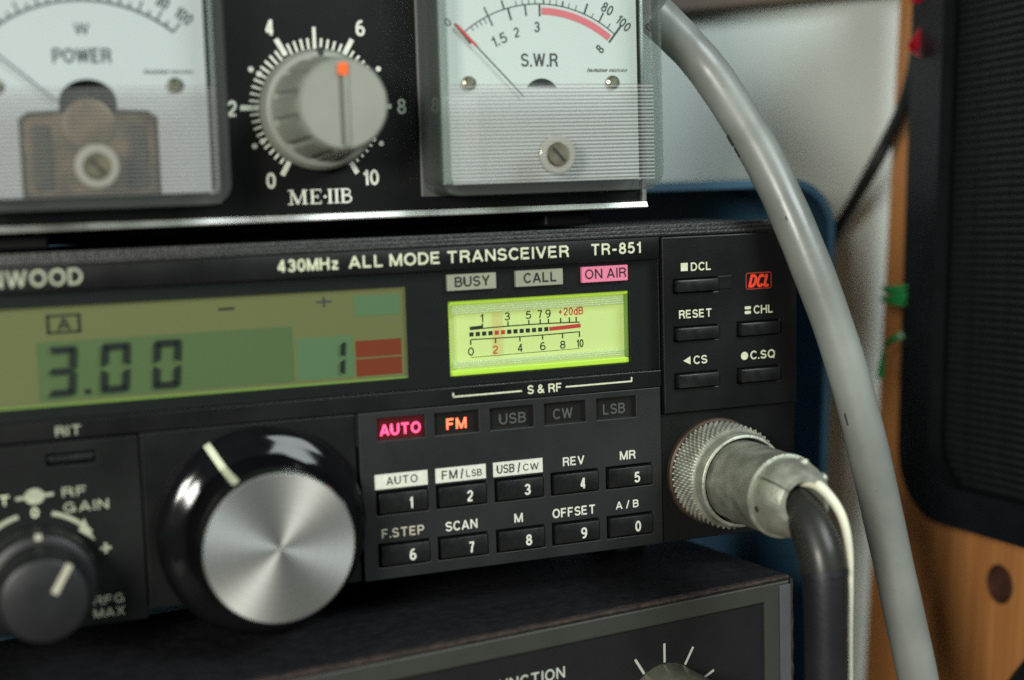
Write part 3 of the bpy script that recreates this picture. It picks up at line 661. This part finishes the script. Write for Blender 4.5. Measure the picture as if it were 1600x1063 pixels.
# serif name: drawn stroke by stroke
b = B(); y = YP-0.06; z0, z1 = 52.15, 54.75
def bar(x, za=z0, zb=z1, wd=0.5): rect(b, x-wd/2, x+wd/2, za, zb, y)
def ser(x, z, wd=1.0): rect(b, x-wd/2, x+wd/2, z-0.1, z+0.1, y-0.01)
bar(-66.3, wd=0.24); bar(-63.9, wd=0.5); stroke(b, [(-66.25, z1), (-65.1, z0+0.1)], 0.5, y-0.012); stroke(b, [(-65.1, z0+0.1), (-64.0, z1)], 0.24, y-0.014)
for q in (-66.4, -63.85): ser(q, z0+0.1); ser(q, z1-0.1)
bar(-62.5, wd=0.5); rect(b, -62.9, -60.9, z1-0.2, z1, y-0.01); rect(b, -62.9, -60.9, z0, z0+0.2, y-0.01); rect(b, -62.4, -61.5, 53.35, 53.55, y-0.01)
rect(b, -61.05, -60.9, z1-0.6, z1, y-0.02); rect(b, -61.05, -60.9, z0, z0+0.6, y-0.02); rect(b, -61.6, -61.45, 53.1, 53.8, y-0.02)
quad(b, [(-60.2+0.27*math.cos(q*math.pi/6), 53.4+0.27*math.sin(q*math.pi/6)) for q in range(12)], y)
for q in (-59.3, -58.1): bar(q); ser(q, z0+0.1, 0.95); ser(q, z1-0.1, 0.95)
bar(-56.95); ser(-57.0, z0+0.1, 0.8); ser(-57.0, z1-0.1, 0.8)
stroke(b, [(-56.9, z1-0.12)]+[(-56.3+0.65*math.sin(math.radians(q)), 54.12+0.52*math.cos(math.radians(q))) for q in range(0, 181, 20)]+[(-56.9, 53.55)], 0.26, y-0.016)
stroke(b, [(-56.9, 53.52)]+[(-56.2+0.75*math.sin(math.radians(q)), 52.9+0.62*math.cos(math.radians(q))) for q in range(0, 181, 20)]+[(-56.9, z0+0.12)], 0.3, y-0.018)
mk('model_lettering', b, M['print_white'], E_)
# grey knob
kz_ = 68.6
k = mk('level_knob', lathe(B(), dx, kz_, [(YP-0.3, 10.5), (YP-1.6, 10.6), (YP-3.2, 10.5), (YP-4.2, 9.9), (YP-4.5, 9.2)], 72), M['knob_grey'], E_, smooth=35)
def flute(a, k):
    q = math.degrees(a) % 360; d = (q % 30)-15
    return 0.93 if (abs(d) < 4 and 0 < k < 5) else 1.0
kb = mk('grip', lathe(B(), dx, kz_, [(YP-4.3, 9.1), (YP-5.0, 8.9), (YP-9, 8.5), (YP-14, 8.1), (YP-17.4, 7.85), (YP-18.4, 7.6), (YP-19.0, 7.1), (YP-19.0, 0.05)], 180, flute, close=False), M['knob_grey'], k, smooth=30)
mk('pointer_rib', box(B(), dx-0.1, dx+0.75, YP-19.5, YP-18.9, kz_-6.9, kz_+6.6, 0.2), M['knob_grey'], kb, smooth=40)
mk('pointer_groove', box(B(), dx-0.75, dx-0.1, YP-19.06, YP-18.95, kz_-6.7, kz_+5.0), mat('groove_grey', srgb(90, 92, 84), 0.6), kb)
mk('orange_marker', box(B(), dx-0.85, dx+0.75, YP-19.6, YP-18.9, kz_+4.7, kz_+6.7, 0.15), M['orange'], kb)
mk('skirt_mark', box(B(), dx-0.5, dx+0.5, YP-4.5, YP-3.2, kz_+9.0, kz_+10.62, 0.1), M['ink'], k)

def maker_line(x, h, y):
    """the maker's line under the scale, too small to read: only its slanted strokes show"""
    b = B(); rg = random.Random(3)
    for k in range(26):
        if k == 13: continue
        q = x+k*0.31; hh = 0.62 if k else 0.85
        stroke(b, [(q, 74.6), (q+0.18, 74.6+hh*rg.uniform(0.75, 1))], 0.12, y)
        if rg.random() < 0.6: stroke(b, [(q, 74.6+hh*rg.choice((0.1, 0.45, 0.8))), (q+0.34, 74.6+hh*rg.choice((0.1, 0.45, 0.8)))], 0.10, y-0.004)
    mk('maker_line', b, M['ink_grey'], h)
def panel_meter(cx, kind):
    """square clear-fronted panel meter: housing > plates, needle, ribbed cover"""
    wd, z0, z1 = 21.6, 52.9, 112.0
    yf = YP-11.8                            # front face
    h = mk('meter_housing', box(B(), cx-wd-0.3, cx+wd+0.3, YP-0.9, YP-0.1, z0-0.2, z1, 0.25), M['meter_base'], E_)
    h['label'] = 'clear meter reading S.W.R' if kind == 'swr' else 'clear meter reading POWER'
    b = shell(B(), rrect(cx-wd, cx+wd, z0, z1+6, 3.4, 8), rrect(cx-wd+1.9, cx+wd-1.9, z0+1.7, z1+4, 1.6, 8), yf, YP-0.95, YP-0.95, 0.6, False)
    b.normal_update()
    for f in b.faces:                       # the rounded front edges scatter light
        if max(v.co.y for v in f.verts) < yf+0.75 and abs(f.normal.y) < 0.985: f.material_index = 1
    cc = mk('clear_case', b, M['case_edge'], h, smooth=50); cc.data.materials.append(M['acrylic_edge'])   # one moulded shell with rounded corners
    mk('clear_front', box(B(), cx-wd+1.95, cx+wd-1.95, yf+0.1, yf+0.6, 72.2, z1), M['acrylic'], h)
    b = B(); n = 26; zb, zt = 54.7, 72.1; st = (zt-zb)/n    # moulded horizontal ribs
    prof = []
    for i in range(n):
        za = zb+i*st
        for t_, d in ((0.0, 0.12), (0.08, -0.20), (0.28, -0.34), (0.56, -0.24)): prof.append((yf+d, za+t_*st))
    prof.append((yf+0.1, zt))
    A_ = [b.verts.new((cx-wd+1.95, y, z)) for y, z in prof]; C_ = [b.verts.new((cx+wd-1.95, y, z)) for y, z in prof]
    for i in range(len(prof)-1): b.faces.new((A_[i], C_[i], C_[i+1], A_[i+1])).material_index = 1 if i % 4 == 3 else 0
    rc = mk('ribbed_cover', b, M['ribbed'] if kind == 'swr' else M['ribbed_clear'], h); rc.data.materials.append(M['rib_shade'])
    yd = yf+5.6                             # dial plate plane
    half = 19.3; zc = 71.9
    cut = 4.0
    pts = [(cx-half, zc if kind == 'power' else 54.9), (cx-half, z1), (cx+half, z1), (cx+half, zc if kind == 'power' else 54.9)]
    if kind == 'power':
        pts = [(cx-half, 54.9), (cx-half, z1), (cx+half, z1), (cx+half, 54.9), (cx+11.0, 54.9), (cx+11.0, 67.5), (cx+9.5, 68.6), (cx+cut+0.6, 68.8)]
        pts += [(cx+(cut+0.6)*math.cos(q*math.pi/12), 70.0+(cut-0.2)*math.sin(q*math.pi/12)) for q in range(13)]
        pts += [(cx-cut-0.6, 68.8), (cx-9.5, 68.6), (cx-11.0, 67.5), (cx-11.0, 54.9)]
    mk('dial_plate', prism(B(), pts, yd, yd+0.5), M['dial_white'] if kind == 'swr' else M['dial_bluish'], h)
    if kind == 'swr':
        b = B(); quad(b, [(cx+3.5*math.cos(math.radians(q)), 70.0+3.5*math.sin(math.radians(q))) for q in range(32, 149, 6)], yd-0.05); mk('pivot_opening', b, M['ink'], h)
        b = B(); rect(b, cx-half+0.1, cx-12.4, 55.0, 70.5, yd-0.04); mk('plate_step', b, mat('plate_step_white', srgb(228, 231, 226), 0.5), h)
    else:
        mk('movement', box(B(), cx-11.0, cx+11.0, yd+1.4, yd+3.6, 54.9, 68.6, 0.5), M['brass'], h)
        mk('movement_core', lathe(B(), cx, 66.5, [(yd+3, 4.4), (yd+1.0, 4.2), (yd+0.8, 3.6)], 40), M['brass'], h, smooth=30)
        for sx in (-7.6, 7.6): mk('movement_post', box(B(), cx+sx-1.4, cx+sx+1.4, yd+0.6, yd+1.5, 56, 66.5, 0.3), mat('movement_dark', (0.05, 0.04, 0.028), 0.5), h)
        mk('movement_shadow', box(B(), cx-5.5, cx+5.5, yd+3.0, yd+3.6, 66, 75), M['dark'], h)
    for s in (-1, 1):
        q = mk('screw', lathe(B(), cx+s*14.1, 72.7, [(yd, 1.3), (yd-0.5, 1.25), (yd-0.8, 0.8)], 24), M['screw'], h, smooth=30)
    # pointer adjuster knob on the front
    q = mk('adjuster', lathe(B(), cx+0.3, 59.6, [(yf+0.3, 3.5), (yf-0.5, 3.5), (yf-0.7, 3.2), (yf-0.7, 2.3)], 40), M['lugs'], h, smooth=30)
    b = lathe(B(), cx+0.3, 59.6, [(yf-0.1, 2.2), (yf-0.75, 2.2), (yf-1.1, 1.9)], 36); mk('adjuster_screw', b, M['screw'], h, smooth=30)
    b = B(); stroke(b, [(cx-0.9, 60.9), (cx+1.5, 58.3)], 0.55, yf-1.14); mk('screw_slot', b, M['slot'], h)
    yi = yd-0.06
    ac = 63.4                                # arc centre height
    R0 = 23.4
    b = B()
    if kind == 'swr':
        A0, A1 = -39.5, 39.5
        stroke(b, arcpts(cx, ac, R0, A0, A1, 40), 0.2, yi)
        mk('scale_line', b, M['ink_grey'], h); b = B()
        def tick(a, r0, r1, wd): 
            a = math.radians(a); stroke(b, [(cx+r0*math.sin(a), ac+r0*math.cos(a)), (cx+r1*math.sin(a), ac+r1*math.cos(a))], wd, yi-0.01)
        tick(A0, R0-2.3, R0+2.2, 0.4); tick(A1, R0-1.9, R0+2.2, 0.4)
        for a, l, wd in ((-34.5, 0.9, .14), (-32, 0.9, .14), (-29.8, 1.0, .14), (-27.5, 1.1, .14), (-25.2, 1.9, .3), (-15.2, 2.2, .35), (-7, 2.0, .3), (0, 2.2, .35)): tick(a, R0-l, R0, wd)
        for a, l, wd in ((-25.2, 1.7, .28), (-17, 1.7, .28), (-11, .9, .14), (-8, .9, .14), (-5, .9, .14), (-2, .9, .14), (2, 1.7, .28), (5, .9, .14), (8, .9, .14), (11, 1.0, .3), (14, .9, .14), (17.5, 1.0, .14), (22, 2.0, .35), (26, .9, .14), (30, 1.9, .3), (35, 1.0, .18)): tick(a, R0, R0+l, wd)
        mk('scale_tick', b, M['ink_grey'], h)
        b = B(); stroke(b, arcpts(cx, ac, R0-1.25, 1.0, 38.3, 30), 1.25, yi-0.02)
        mk('scale_band', b, mat('band_red', srgb(226, 118, 124), 0.6), h)
        for s, x, z, hh, ww, rt in (('0', -17.6, 83.4, 1.5, 1.0, 40), ('1.5', -8.0, 80.4, 1.9, 3.0, 22), ('2', -4.6, 81.7, 1.8, 1.1, 12), ('3', -0.6, 82.7, 1.9, 1.1, 0), ('80', 13.5, 86.1, 1.9, 2.3, -30), ('100', 16.7, 83.5, 1.8, 3.1, -42), ('60', 8.6, 89.0, 1.9, 2.3, -22), ('40', 1, 90.0, 1.9, 2.3, 0)):
            txt(s, cx+x-ww/2, cx+x+ww/2, z-hh/2, z+hh/2, yi, M['ink_grey'], h, 'numeral', rot=rt)
        txt('8', cx+11.8-0.5, cx+11.8+0.5, 77.9, 79.7, yi, M['ink_grey'], h, 'infinity_sign', rot=48)
        txt('S.W.R', cx-3.9, cx+3.3, 75.6, 78.0, yi, M['ink_grey'], h)
        maker_line(cx+9.2, h, yi)
        b = B(); box(b, -0.09, 0.09, yd-0.75, yd-0.65, 0, 17.5)
        nd = mk('needle', b, M['ink'], h, origin=(0, yd-0.7, 0)); nd.location = (Vector((cx-3.9, yd-0.7, 70.3))-ORG[h])*S; nd.rotation_euler = (0, math.radians(-44.5), 0)
        b = B(); box(b, -0.2, 0.2, yd-0.8, yd-0.64, 12.5, 17.6)
        nd = mk('needle_tip', b, M['ink_red'], h, origin=(0, yd-0.7, 0)); nd.location = (Vector((cx-3.9, yd-0.75, 70.3))-ORG[h])*S; nd.rotation_euler = (0, math.radians(-44.5), 0)
    else:
        stroke(b, arcpts(cx, ac, 23.0, -41, 38.5, 40), 0.4, yi); mk('scale_line', b, M['ink_grey'], h)
        b = B()
        for i in range(21):
            a = math.radians(-41+i*79.5/20); r1 = 24.9 if i % 2 == 0 else 24.0
            stroke(b, [(cx+23*math.sin(a), ac+23*math.cos(a)), (cx+r1*math.sin(a), ac+r1*math.cos(a))], 0.3, yi-0.01)
        mk('scale_tick', b, M['ink_grey'], h)
        for s, a in (('100', 38), ('80', 29.5), ('60', 20)):
            q = math.radians(a); x, z = cx+26.2*math.sin(q), ac+26.2*math.cos(q); ww = 1.0*len(s)
            txt(s, x-ww/2, x+ww/2, z-1, z+1, yi, M['ink_grey'], h, 'numeral', rot=-a)
        txt('W', cx-1.5, cx+0.9, 80.9, 82.8, yi, M['ink_grey'], h)
        txt('POWER', cx-5.1, cx+4.1, 76.4, 78.7, yi, M['ink_grey'], h, bold=0.01)
        maker_line(cx+9.2, h, yi)
        b = B(); box(b, -0.12, 0.12, yd-0.75, yd-0.65, 0, 17.0)
        nd = mk('needle', b, M['ink_grey'], h, origin=(0, yd-0.7, 0)); nd.location = (Vector((cx-5.0, yd-0.7, 70.2))-ORG[h])*S; nd.rotation_euler = (0, math.radians(-49), 0)
panel_meter(-20.6, 'swr')
panel_meter(-100.4, 'power')

# ================================================================== function unit below
ua = math.radians(7.8)
U = root('control_unit', (28.1, -5.9, -24), 'grey framed control unit with rusty top edge and FUNCTION knob under transceiver', 'control unit', rot=Matrix.Rotation(ua, 3, 'Z'))
# local frame: x to the right, front face at y = 0, top at z = 0, right end at x = 0
b = box(B(), -190, -0.3, 1.2, 48, -84, 0, 0.9, 3); mk('casing', b, M['unit_case'], U, smooth=40)
b = B()
rp = [(-190+k*1.0) for k in range(190)]
V0 = [[b.verts.new((x, y+random.uniform(-.10, .10), z+random.uniform(-.09, .09))) for y, z in ((1.6, 0.10), (0.5, 0.05), (0.2, -0.35), (0.5, -0.7))] for x in rp]
for p, q in zip(V0, V0[1:]):
    for i in range(3): b.faces.new((p[i], q[i], q[i+1], p[i+1]))
mk('rusty_edge', b, M['rust'], U)
b = B()
V0 = [[b.verts.new((x+random.uniform(-.1, .1), y+random.uniform(-.08, .08), z)) for x, y in ((-1.0, 0.15), (-0.15, 0.35), (0.05, 1.8))] for z in [-0.6-k*1.2 for k in range(70)]]
for p, q in zip(V0, V0[1:]):
    for i in range(2): b.faces.new((p[i], q[i], q[i+1], p[i+1]))
mk('rusty_edge', b, M['rust'], U)
fr = plate(B(), -190, -1.0, -84, -0.9, [(-189, -7.1, -80, -4.5)], 0.35, 3.0, 0.3); mk('front_frame', fr, M['unit_frame'], U)
mk('frame_lip', box(B(), -3.6, -0.9, 0.05, 0.34, -84, -1.6, 0.1), mat('frame_lip_grey', (0.075, 0.078, 0.085), 0.4, noise=(200, 0.1)), U)
mk('front_panel', box(B(), -189.2, -6.9, 1.0, 2.9, -80.2, -4.3), M['unit_panel'], U)

txt('FUNCTION', -68.0, -52.5, -10.8, -8.7, 0.94, M['unit_print'], U)
fx, fz = -30.6, -21.0
b = B()
for a in (-66, -32, 0, 32, 66):
    q = math.radians(a); stroke(b, [(fx+8.8*math.sin(q), fz+8.8*math.cos(q)), (fx+12.5*math.sin(q), fz+12.5*math.cos(q))], 0.5, 0.94)
mk('dial_tick', b, M['unit_print'], U)
k = mk('function_knob', lathe(B(), fx, fz, [(1.0, 8.6), (-9.0, 8.3), (-10.4, 8.0), (-11.2, 7.2), (-11.6, 5.5)], 90, lambda a, k_: 1-0.012*(0.5+0.5*math.cos(a*30)) if k_ < 2 else 1), M['unit_knob'], U, smooth=30)
mk('knob_face', lathe(B(), fx, fz, [(-11.5, 5.4), (-11.75, 5.2), (-11.75, 0.05)], 48, close=False), M['nickel'], k, smooth=30)

# ================================================================== microphone plug and cord
px, pz = 14.2, -2.7
P_ = root('microphone_plug', (px, -0.6, pz), 'tarnished knurled metal microphone plug with black cord in transceiver socket', 'plug')
NK = 32                                    # rings of the diamond knurling
prof = [(-0.6, 9.2)]+[(-0.8-7.0*i/NK, 9.55) for i in range(NK)]+[(-8.0, 9.4), (-8.3, 9.05), (-8.6, 9.0), (-10.6, 8.95), (-10.9, 8.7), (-10.9, 8.3), (-6.0, 8.3)]
def knurl(a, k):
    if not (1 <= k <= NK): return 1.0
    u_, v_ = a*25+k*0.42, a*25-k*0.42
    return 1.0+0.068*(0.5+0.5*math.cos(2*u_))**0.7*(0.5+0.5*math.cos(2*v_))**0.7
mk('knurled_ring', lathe(B(), px, pz, prof, 480, knurl), M['nickel'], P_, smooth=60)
mk('ring_gap', lathe(B(), px, pz, [(-6.0, 8.25), (-6.5, 8.25), (-6.5, 7.5)], 60), M['slot'], P_)
mk('barrel', lathe(B(), px, pz, [(-6.2, 7.7), (-24.6, 7.6), (-25.0, 7.75), (-25.6, 7.7), (-25.8, 7.2)], 72), M['nickel'], P_, smooth=30)
for sgn in (1, -1):                         # the two clamp halves, split slightly off the horizontal
    b = B(); prof = [(-25.6, 7.15), (-28.6, 7.0), (-30.6, 6.2), (-32.0, 4.9), (-32.0, 3.9), (-26.5, 3.8)]
    n = 30; rings = []
    a0 = math.radians(-52 if sgn > 0 else 128); a1 = a0+math.pi-0.05
    for y, r in prof: rings.append([b.verts.new((px+r*math.sin(a0+(a1-a0)*i/n), y, pz+r*math.cos(a0+(a1-a0)*i/n))) for i in range(n+1)])
    for p, q in zip(rings, rings[1:]):
        for i in range(n): b.faces.new((p[i], p[i+1], q[i+1], q[i]))
    for i in (0, n): b.faces.new([r[i] for r in rings])
    mk('clamp_half', b, M['nickel'], P_, smooth=30)
for a in (18, 62):                          # clamp screws
    q = math.radians(a); c0 = Vector((px+6.3*math.sin(q), -28.3, pz+6.3*math.cos(q))); d = Vector((math.sin(q), 0, math.cos(q)))
    b = tube(B(), [c0, c0+d*0.6, c0+d*1.2], lambda s: 1.15 if s < 0.9 else 0.8, 16); mk('clamp_screw', b, M['nickel'], P_, smooth=40)
q = math.radians(-100); c0 = Vector((px+6.9*math.sin(q), -27.4, pz+6.9*math.cos(q))); d = Vector((math.sin(q), 0, math.cos(q)))
mk('set_screw_hole', tube(B(), [c0, c0+d*0.25], 0.6, 12), M['slot'], P_)
path = spline([(px, -25.5, pz-0.5), (px+0.1, -30.2, pz-1.4), (px+0.4, -33.8, pz-4.6), (px+0.7, -36.2, pz-9.6), (px+0.8, -37.0, pz-15), (px+1.0, -37.0, pz-25), (px+1.2, -36.6, pz-44), (px+1.4, -36, pz-75)], 10)
mk('cord', tube(B(), path, lambda s_: 2.9+min(0.85, s_*3.2), 28), M['cord'], P_, smooth=60)
sl = path[8:34]
mk('clear_sleeve', tube(B(), sl, lambda s: 3.35+0.85*min(1, s*1.3), 28, caps=False), M['sleeve'], P_, smooth=60)
b = tube(B(), path[33:36], lambda s: 4.12, 28); mk('sleeve_end', b, M['cord'], P_, smooth=60)
wp = spline([(px+1.8, -28.5, pz+3.2), (px+3.2, -32.0, pz+2.6), (px+5.2, -35.0, pz-1.4), (px+6.2, -36.2, pz-7), (px+6.4, -36.2, pz-14), (px+6.6, -35.6, pz-25), (px+6.9, -35.2, pz-44), (px+7.2, -35, pz-75)], 10)
mk('cream_wire', tube(B(), wp, lambda s: 1.1-0.42*min(1, s*2.2), 14), M['white_wire'], P_, smooth=60)

# ================================================================== loose cables on the right
gp = spline([(7.3, 10.0, 86.7), (12.2, 9.5, 82.3), (17.0, 9.0, 77.5), (19.6, 7.0, 73.0), (23.1, 3.0, 64.6), (25.2, -0.0, 58.8), (27.8, -3.0, 50.7), (29.6, -6.0, 43.1), (35.9, -10.0, 23.6), (40.3, -12.0, 4.8), (44.4, -13.0, -14.4), (47.4, -14.0, -29.5), (50.7, -14.5, -44.2), (53.4, -15.0, -56.7)], 8)
for _ in range(40): gp = [gp[0]]+[(gp[i-1]+gp[i]*2+gp[i+1])/4 for i in range(1, len(gp)-1)]+[gp[-1]]   # one even sweep
o = mk('coaxial_cable', tube(B(), gp, lambda s_: 3.95+0.05*math.sin(s_*37)+0.03*math.sin(s_*91), 40), M['coax'], smooth=60); o['label'] = 'thick grey cable sweeping down in front of the blue box'; o['category'] = 'cable'

CC = o
for i0, i1, a0, a1 in ((33, 35.4, 150, 172), (36.0, 38.2, 152, 170), (70, 71, 128, 134), (52, 52.6, 100, 105)):   # printing and scuffs on the sheath
    b = B(); rows = []
    for k in range(5):
        f_ = i0+(i1-i0)*k/4; i = int(f_); p = gp[i].lerp(gp[i+1], f_-i); t = (gp[i+1]-gp[i]).normalized()
        vv = (cam.location/S-p); vv = (vv-t*vv.dot(t)).normalized(); sd = t.cross(vv)
        rows.append([b.verts.new(p+(vv*math.cos(math.radians(q-90))+sd*math.sin(math.radians(q-90)))*4.1) for q in (a0, (a0+a1)/2, a1)])
    for p, q in zip(rows, rows[1:]):
        for k in range(2): b.faces.new((p[k], p[k+1], q[k+1], q[k]))
    mk('sheath_mark', b, M['ink_grey'], CC)

# ================================================================== blue box behind the transceiver
lean = Matrix.Rotation(math.radians(2.6), 3, 'Y')
Bx = root('storage_box', (70, 47, -110), 'blue rounded plastic box standing behind the transceiver', 'box')
def leanx(bm_):
    for v in bm_.verts: v.co.x += (v.co.z-45)*0.045
    return bm_
b = shell(B(), rrect(-150, 72.3, -100, 53.4, 13, 12), rrect(-148.2, 70.5, -98.2, 51.6, 11.2, 12), 46, 80, 77); leanx(b); mk('body', b, M['blue'], Bx, smooth=40)

# ================================================================== wooden side board with the loudspeaker
lr = math.radians(3.6)
RB = Matrix(((0, math.cos(lr), math.sin(lr)), (-1, 0, 0), (0, -math.sin(lr), math.cos(lr))))
W_ = root('wooden_board', (101.5, 70, 0.6), 'orange brown pine board with a round drilled hole behind the loudspeaker', 'board', rot=RB)
hx, hz_, hr = 50.5, -42.3, 4.6
b = B(); n = 32; sq = 10.0                    # front face with a drilled hole
circ0 = [b.verts.new((hx+hr*math.cos(2*math.pi*i/n), 0, hz_+hr*math.sin(2*math.pi*i/n))) for i in range(n)]
circ1 = [b.verts.new((v.co.x, 17.5, v.co.z)) for v in circ0]
def onsq(a):
    c, s = math.cos(a), math.sin(a); m_ = max(abs(c), abs(s)); return (hx+sq*c/m_, 0, hz_+sq*s/m_)
sqv = [b.verts.new(onsq(2*math.pi*i/n)) for i in range(n)]
for i in range(n):
    k2 = (i+1) % n
    b.faces.new((circ0[i], sqv[i], sqv[k2], circ0[k2]))
bmesh.ops.delete(b, geom=circ1, context='VERTS')
X0, X1, Z0, Z1 = 0.0, 84.0, -110.0, 112.0
xs = (X0, hx-sq, hx+sq, X1); zs = (Z0, hz_-sq, hz_+sq, Z1)
for i in range(3):
    for k2 in range(3):
        if (i, k2) != (1, 1): b.faces.new([b.verts.new(p) for p in ((xs[i], 0, zs[k2]), (xs[i+1], 0, zs[k2]), (xs[i+1], 0, zs[k2+1]), (xs[i], 0, zs[k2+1]))])
for f4 in (((X0, 0, Z0), (X0, 18, Z0), (X0, 18, Z1), (X0, 0, Z1)), ((X1, 0, Z0), (X1, 18, Z0), (X1, 18, Z1), (X1, 0, Z1)), ((X0, 18, Z0), (X1, 18, Z0), (X1, 18, Z1), (X0, 18, Z1)), ((X0, 0, Z1), (X1, 0, Z1), (X1, 18, Z1), (X0, 18, Z1)), ((X0, 0, Z0), (X1, 0, Z0), (X1, 18, Z0), (X0, 18, Z0))):
    b.faces.new([b.verts.new(p) for p in f4])
bmesh.ops.remove_doubles(b, verts=b.verts[:], dist=0.001)
mk('panel', b, M['wood'], W_, origin=(0, 0, 0))
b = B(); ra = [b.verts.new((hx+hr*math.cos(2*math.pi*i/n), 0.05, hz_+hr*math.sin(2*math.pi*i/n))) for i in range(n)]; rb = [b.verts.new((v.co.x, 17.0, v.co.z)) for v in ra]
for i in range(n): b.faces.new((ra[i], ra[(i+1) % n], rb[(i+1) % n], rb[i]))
b.faces.new(rb); mk('drilled_hole', b, mat('hole_shade', (0.075, 0.028, 0.014), 0.7, noise=(400, 0.4)), W_, smooth=40)  # lining coloured dark to stand for the shade inside the hole

sr = math.radians(1.9)
RS = RB @ Matrix(((math.cos(sr), 0, -math.sin(sr)), (0, 1, 0), (math.sin(sr), 0, math.cos(sr))))
sp0 = Vector((101.5, 70, 0.6))+RB @ Vector((24.6, 0, -30.0))
K_ = root('loudspeaker', sp0, 'black loudspeaker with rounded corner and ribbed grille fixed to the wooden board', 'loudspeaker', rot=RS)
def ring(bm_, outer, inner, y0, y1):
    n_ = len(outer)
    a = [bm_.verts.new((x, y0, z)) for x, z in outer]; c = [bm_.verts.new((x, y0, z)) for x, z in inner]
    a2 = [bm_.verts.new((x, y1, z)) for x, z in outer]; c2 = [bm_.verts.new((x, y0+3.5, z)) for x, z in inner]
    for i in range(n_):
        k_ = (i+1) % n_
        bm_.faces.new((a[i], a[k_], c[k_], c[i])); bm_.faces.new((a[i], a2[i], a2[k_], a[k_])); bm_.faces.new((c[i], c[k_], c2[k_], c2[i]))
    es = [e for e in bm_.edges if all(abs(v.co.y-y0) < 1e-6 for v in e.verts) and len(e.link_faces) == 2 and e.calc_face_angle(0) > 0.5]
    bmesh.ops.bevel(bm_, geom=es, offset=2.2, segments=4, profile=0.5, affect='EDGES')
    return bm_
mk('frame', ring(B(), rrect(0, 76, 0, 150, 17, 10), rrect(12, 64, 9, 140, 11, 10), -11, -0.1), M['spk'], K_, smooth=50)
mk('backing', box(B(), 5, 71, -5.6, -0.2, 5, 145), M['dark'], K_)
proto = None
for i in range(72):
    z = 10.0+i*1.78; inset = 0.0
    if z < 20: inset = 11-math.sqrt(max(0, 121-(20-z)**2))
    if proto is None or inset > 0.1:
        b = B(); box(b, 12.1+inset, 64, -6.6, -5.65, z-0.68, z+0.68, 0.5)
        o = mk('grille_rib', b, M['rib'], K_, smooth=40)
        if inset <= 0.1: proto = o
    else:
        o = D.objects.new('grille_rib', proto.data); COL.objects.link(o); o.parent = K_
        o.location = (proto.location.x, proto.location.y, z*S)

bc = spline([(82.2, 84.0, 15.9), (90.2, 84.0, 27.4), (94.9, 82.0, 36.6), (95.5, 74.0, 45.4), (95.5, 66.0, 53.6), (97.9, 62.0, 61.6), (99.0, 58.0, 68.1), (99.5, 55.0, 74.2), (99.9, 53.0, 81.0), (100.2, 52.0, 89.4)], 8)
o = mk('speaker_cable', tube(B(), bc, 1.75, 20), M['black_cable'], smooth=60); o['label'] = 'thin black cable running up from the blue box to the loudspeaker'; o['category'] = 'cable'

def ribbon(name, pts, wv, m, label):
    b = B(); P = spline(pts, 6); prev = None
    for i, p in enumerate(P):
        t = (P[min(i+1, len(P)-1)]-P[max(i-1, 0)]).normalized(); s = Vector(wv); s = (s-t*s.dot(t)).normalized()*Vector(wv).length; nn = t.cross(s).normalized()*0.18
        cur = [b.verts.new(p+s/2+nn), b.verts.new(p-s/2+nn), b.verts.new(p-s/2-nn), b.verts.new(p+s/2-nn)]
        if prev:
            for k in range(4): b.faces.new((prev[k], prev[(k+1) % 4], cur[(k+1) % 4], cur[k]))
        else: b.faces.new(cur[::-1])
        prev = cur
    b.faces.new(prev)
    o = mk(name, b, m, smooth=50); o['label'] = label; o['category'] = 'tie'; return o

ribbon('red_tie', [(96.5, 47, 98), (94.6, 46.5, 95.6), (97.5, 45, 94.8)], (0, -3.0, 1.6), M['red_tie'], 'short red tie at the top of the wooden board edge').name = 'red_tie'
ribbon('red_tie', [(97.5, 46, 87.5), (94.5, 45.5, 84.5), (93.2, 45, 83.2), (94.6, 44.5, 81.3)], (2.2, 0, -2.2), M['red_tie'], 'folded red tie end hanging beside the loudspeaker corner')
o = mk('green_tie', tube(B(), spline([(94.8, 43.5, 26.6), (92, 46.5, 26.3), (90, 49.8, 25.9), (91.5, 54, 25.6), (90.2, 50, 25.0), (92, 46.4, 24.8), (94.6, 43.6, 24.4), (92, 46.2, 23.8), (90, 49.5, 23.4), (91, 54, 23.0), (90.1, 50, 22.6), (92.2, 46, 22.3), (94.5, 43.6, 22.2)], 6), 0.62, 10), M['green_tie'], smooth=60)
o['label'] = 'green wire tie wound tightly round the wooden board edge'; o['category'] = 'tie'
ribbon('green_tie', [(94.0, 44, 15.6), (90.2, 47, 14.2), (86.6, 46.5, 12.4), (84.6, 45, 9.0), (83.4, 44, 5.0)], (0.6, 0, 1.5), M['green_tie'], 'loose green tie end dangling below the tightly wound green tie')

RBv = lambda a, c, e: Vector((101.5, 70, 0.6))+RB @ Vector((a, c, e))
o = mk('loose_cable', tube(B(), spline([RBv(58, -6, -78), RBv(66, -7, -64), RBv(75, -7, -52), RBv(90, -7, -34)], 8), 3.4, 24), M['black_cable'], smooth=60)
o['label'] = 'black cable crossing the bottom right corner below the drilled hole'; o['category'] = 'cable'
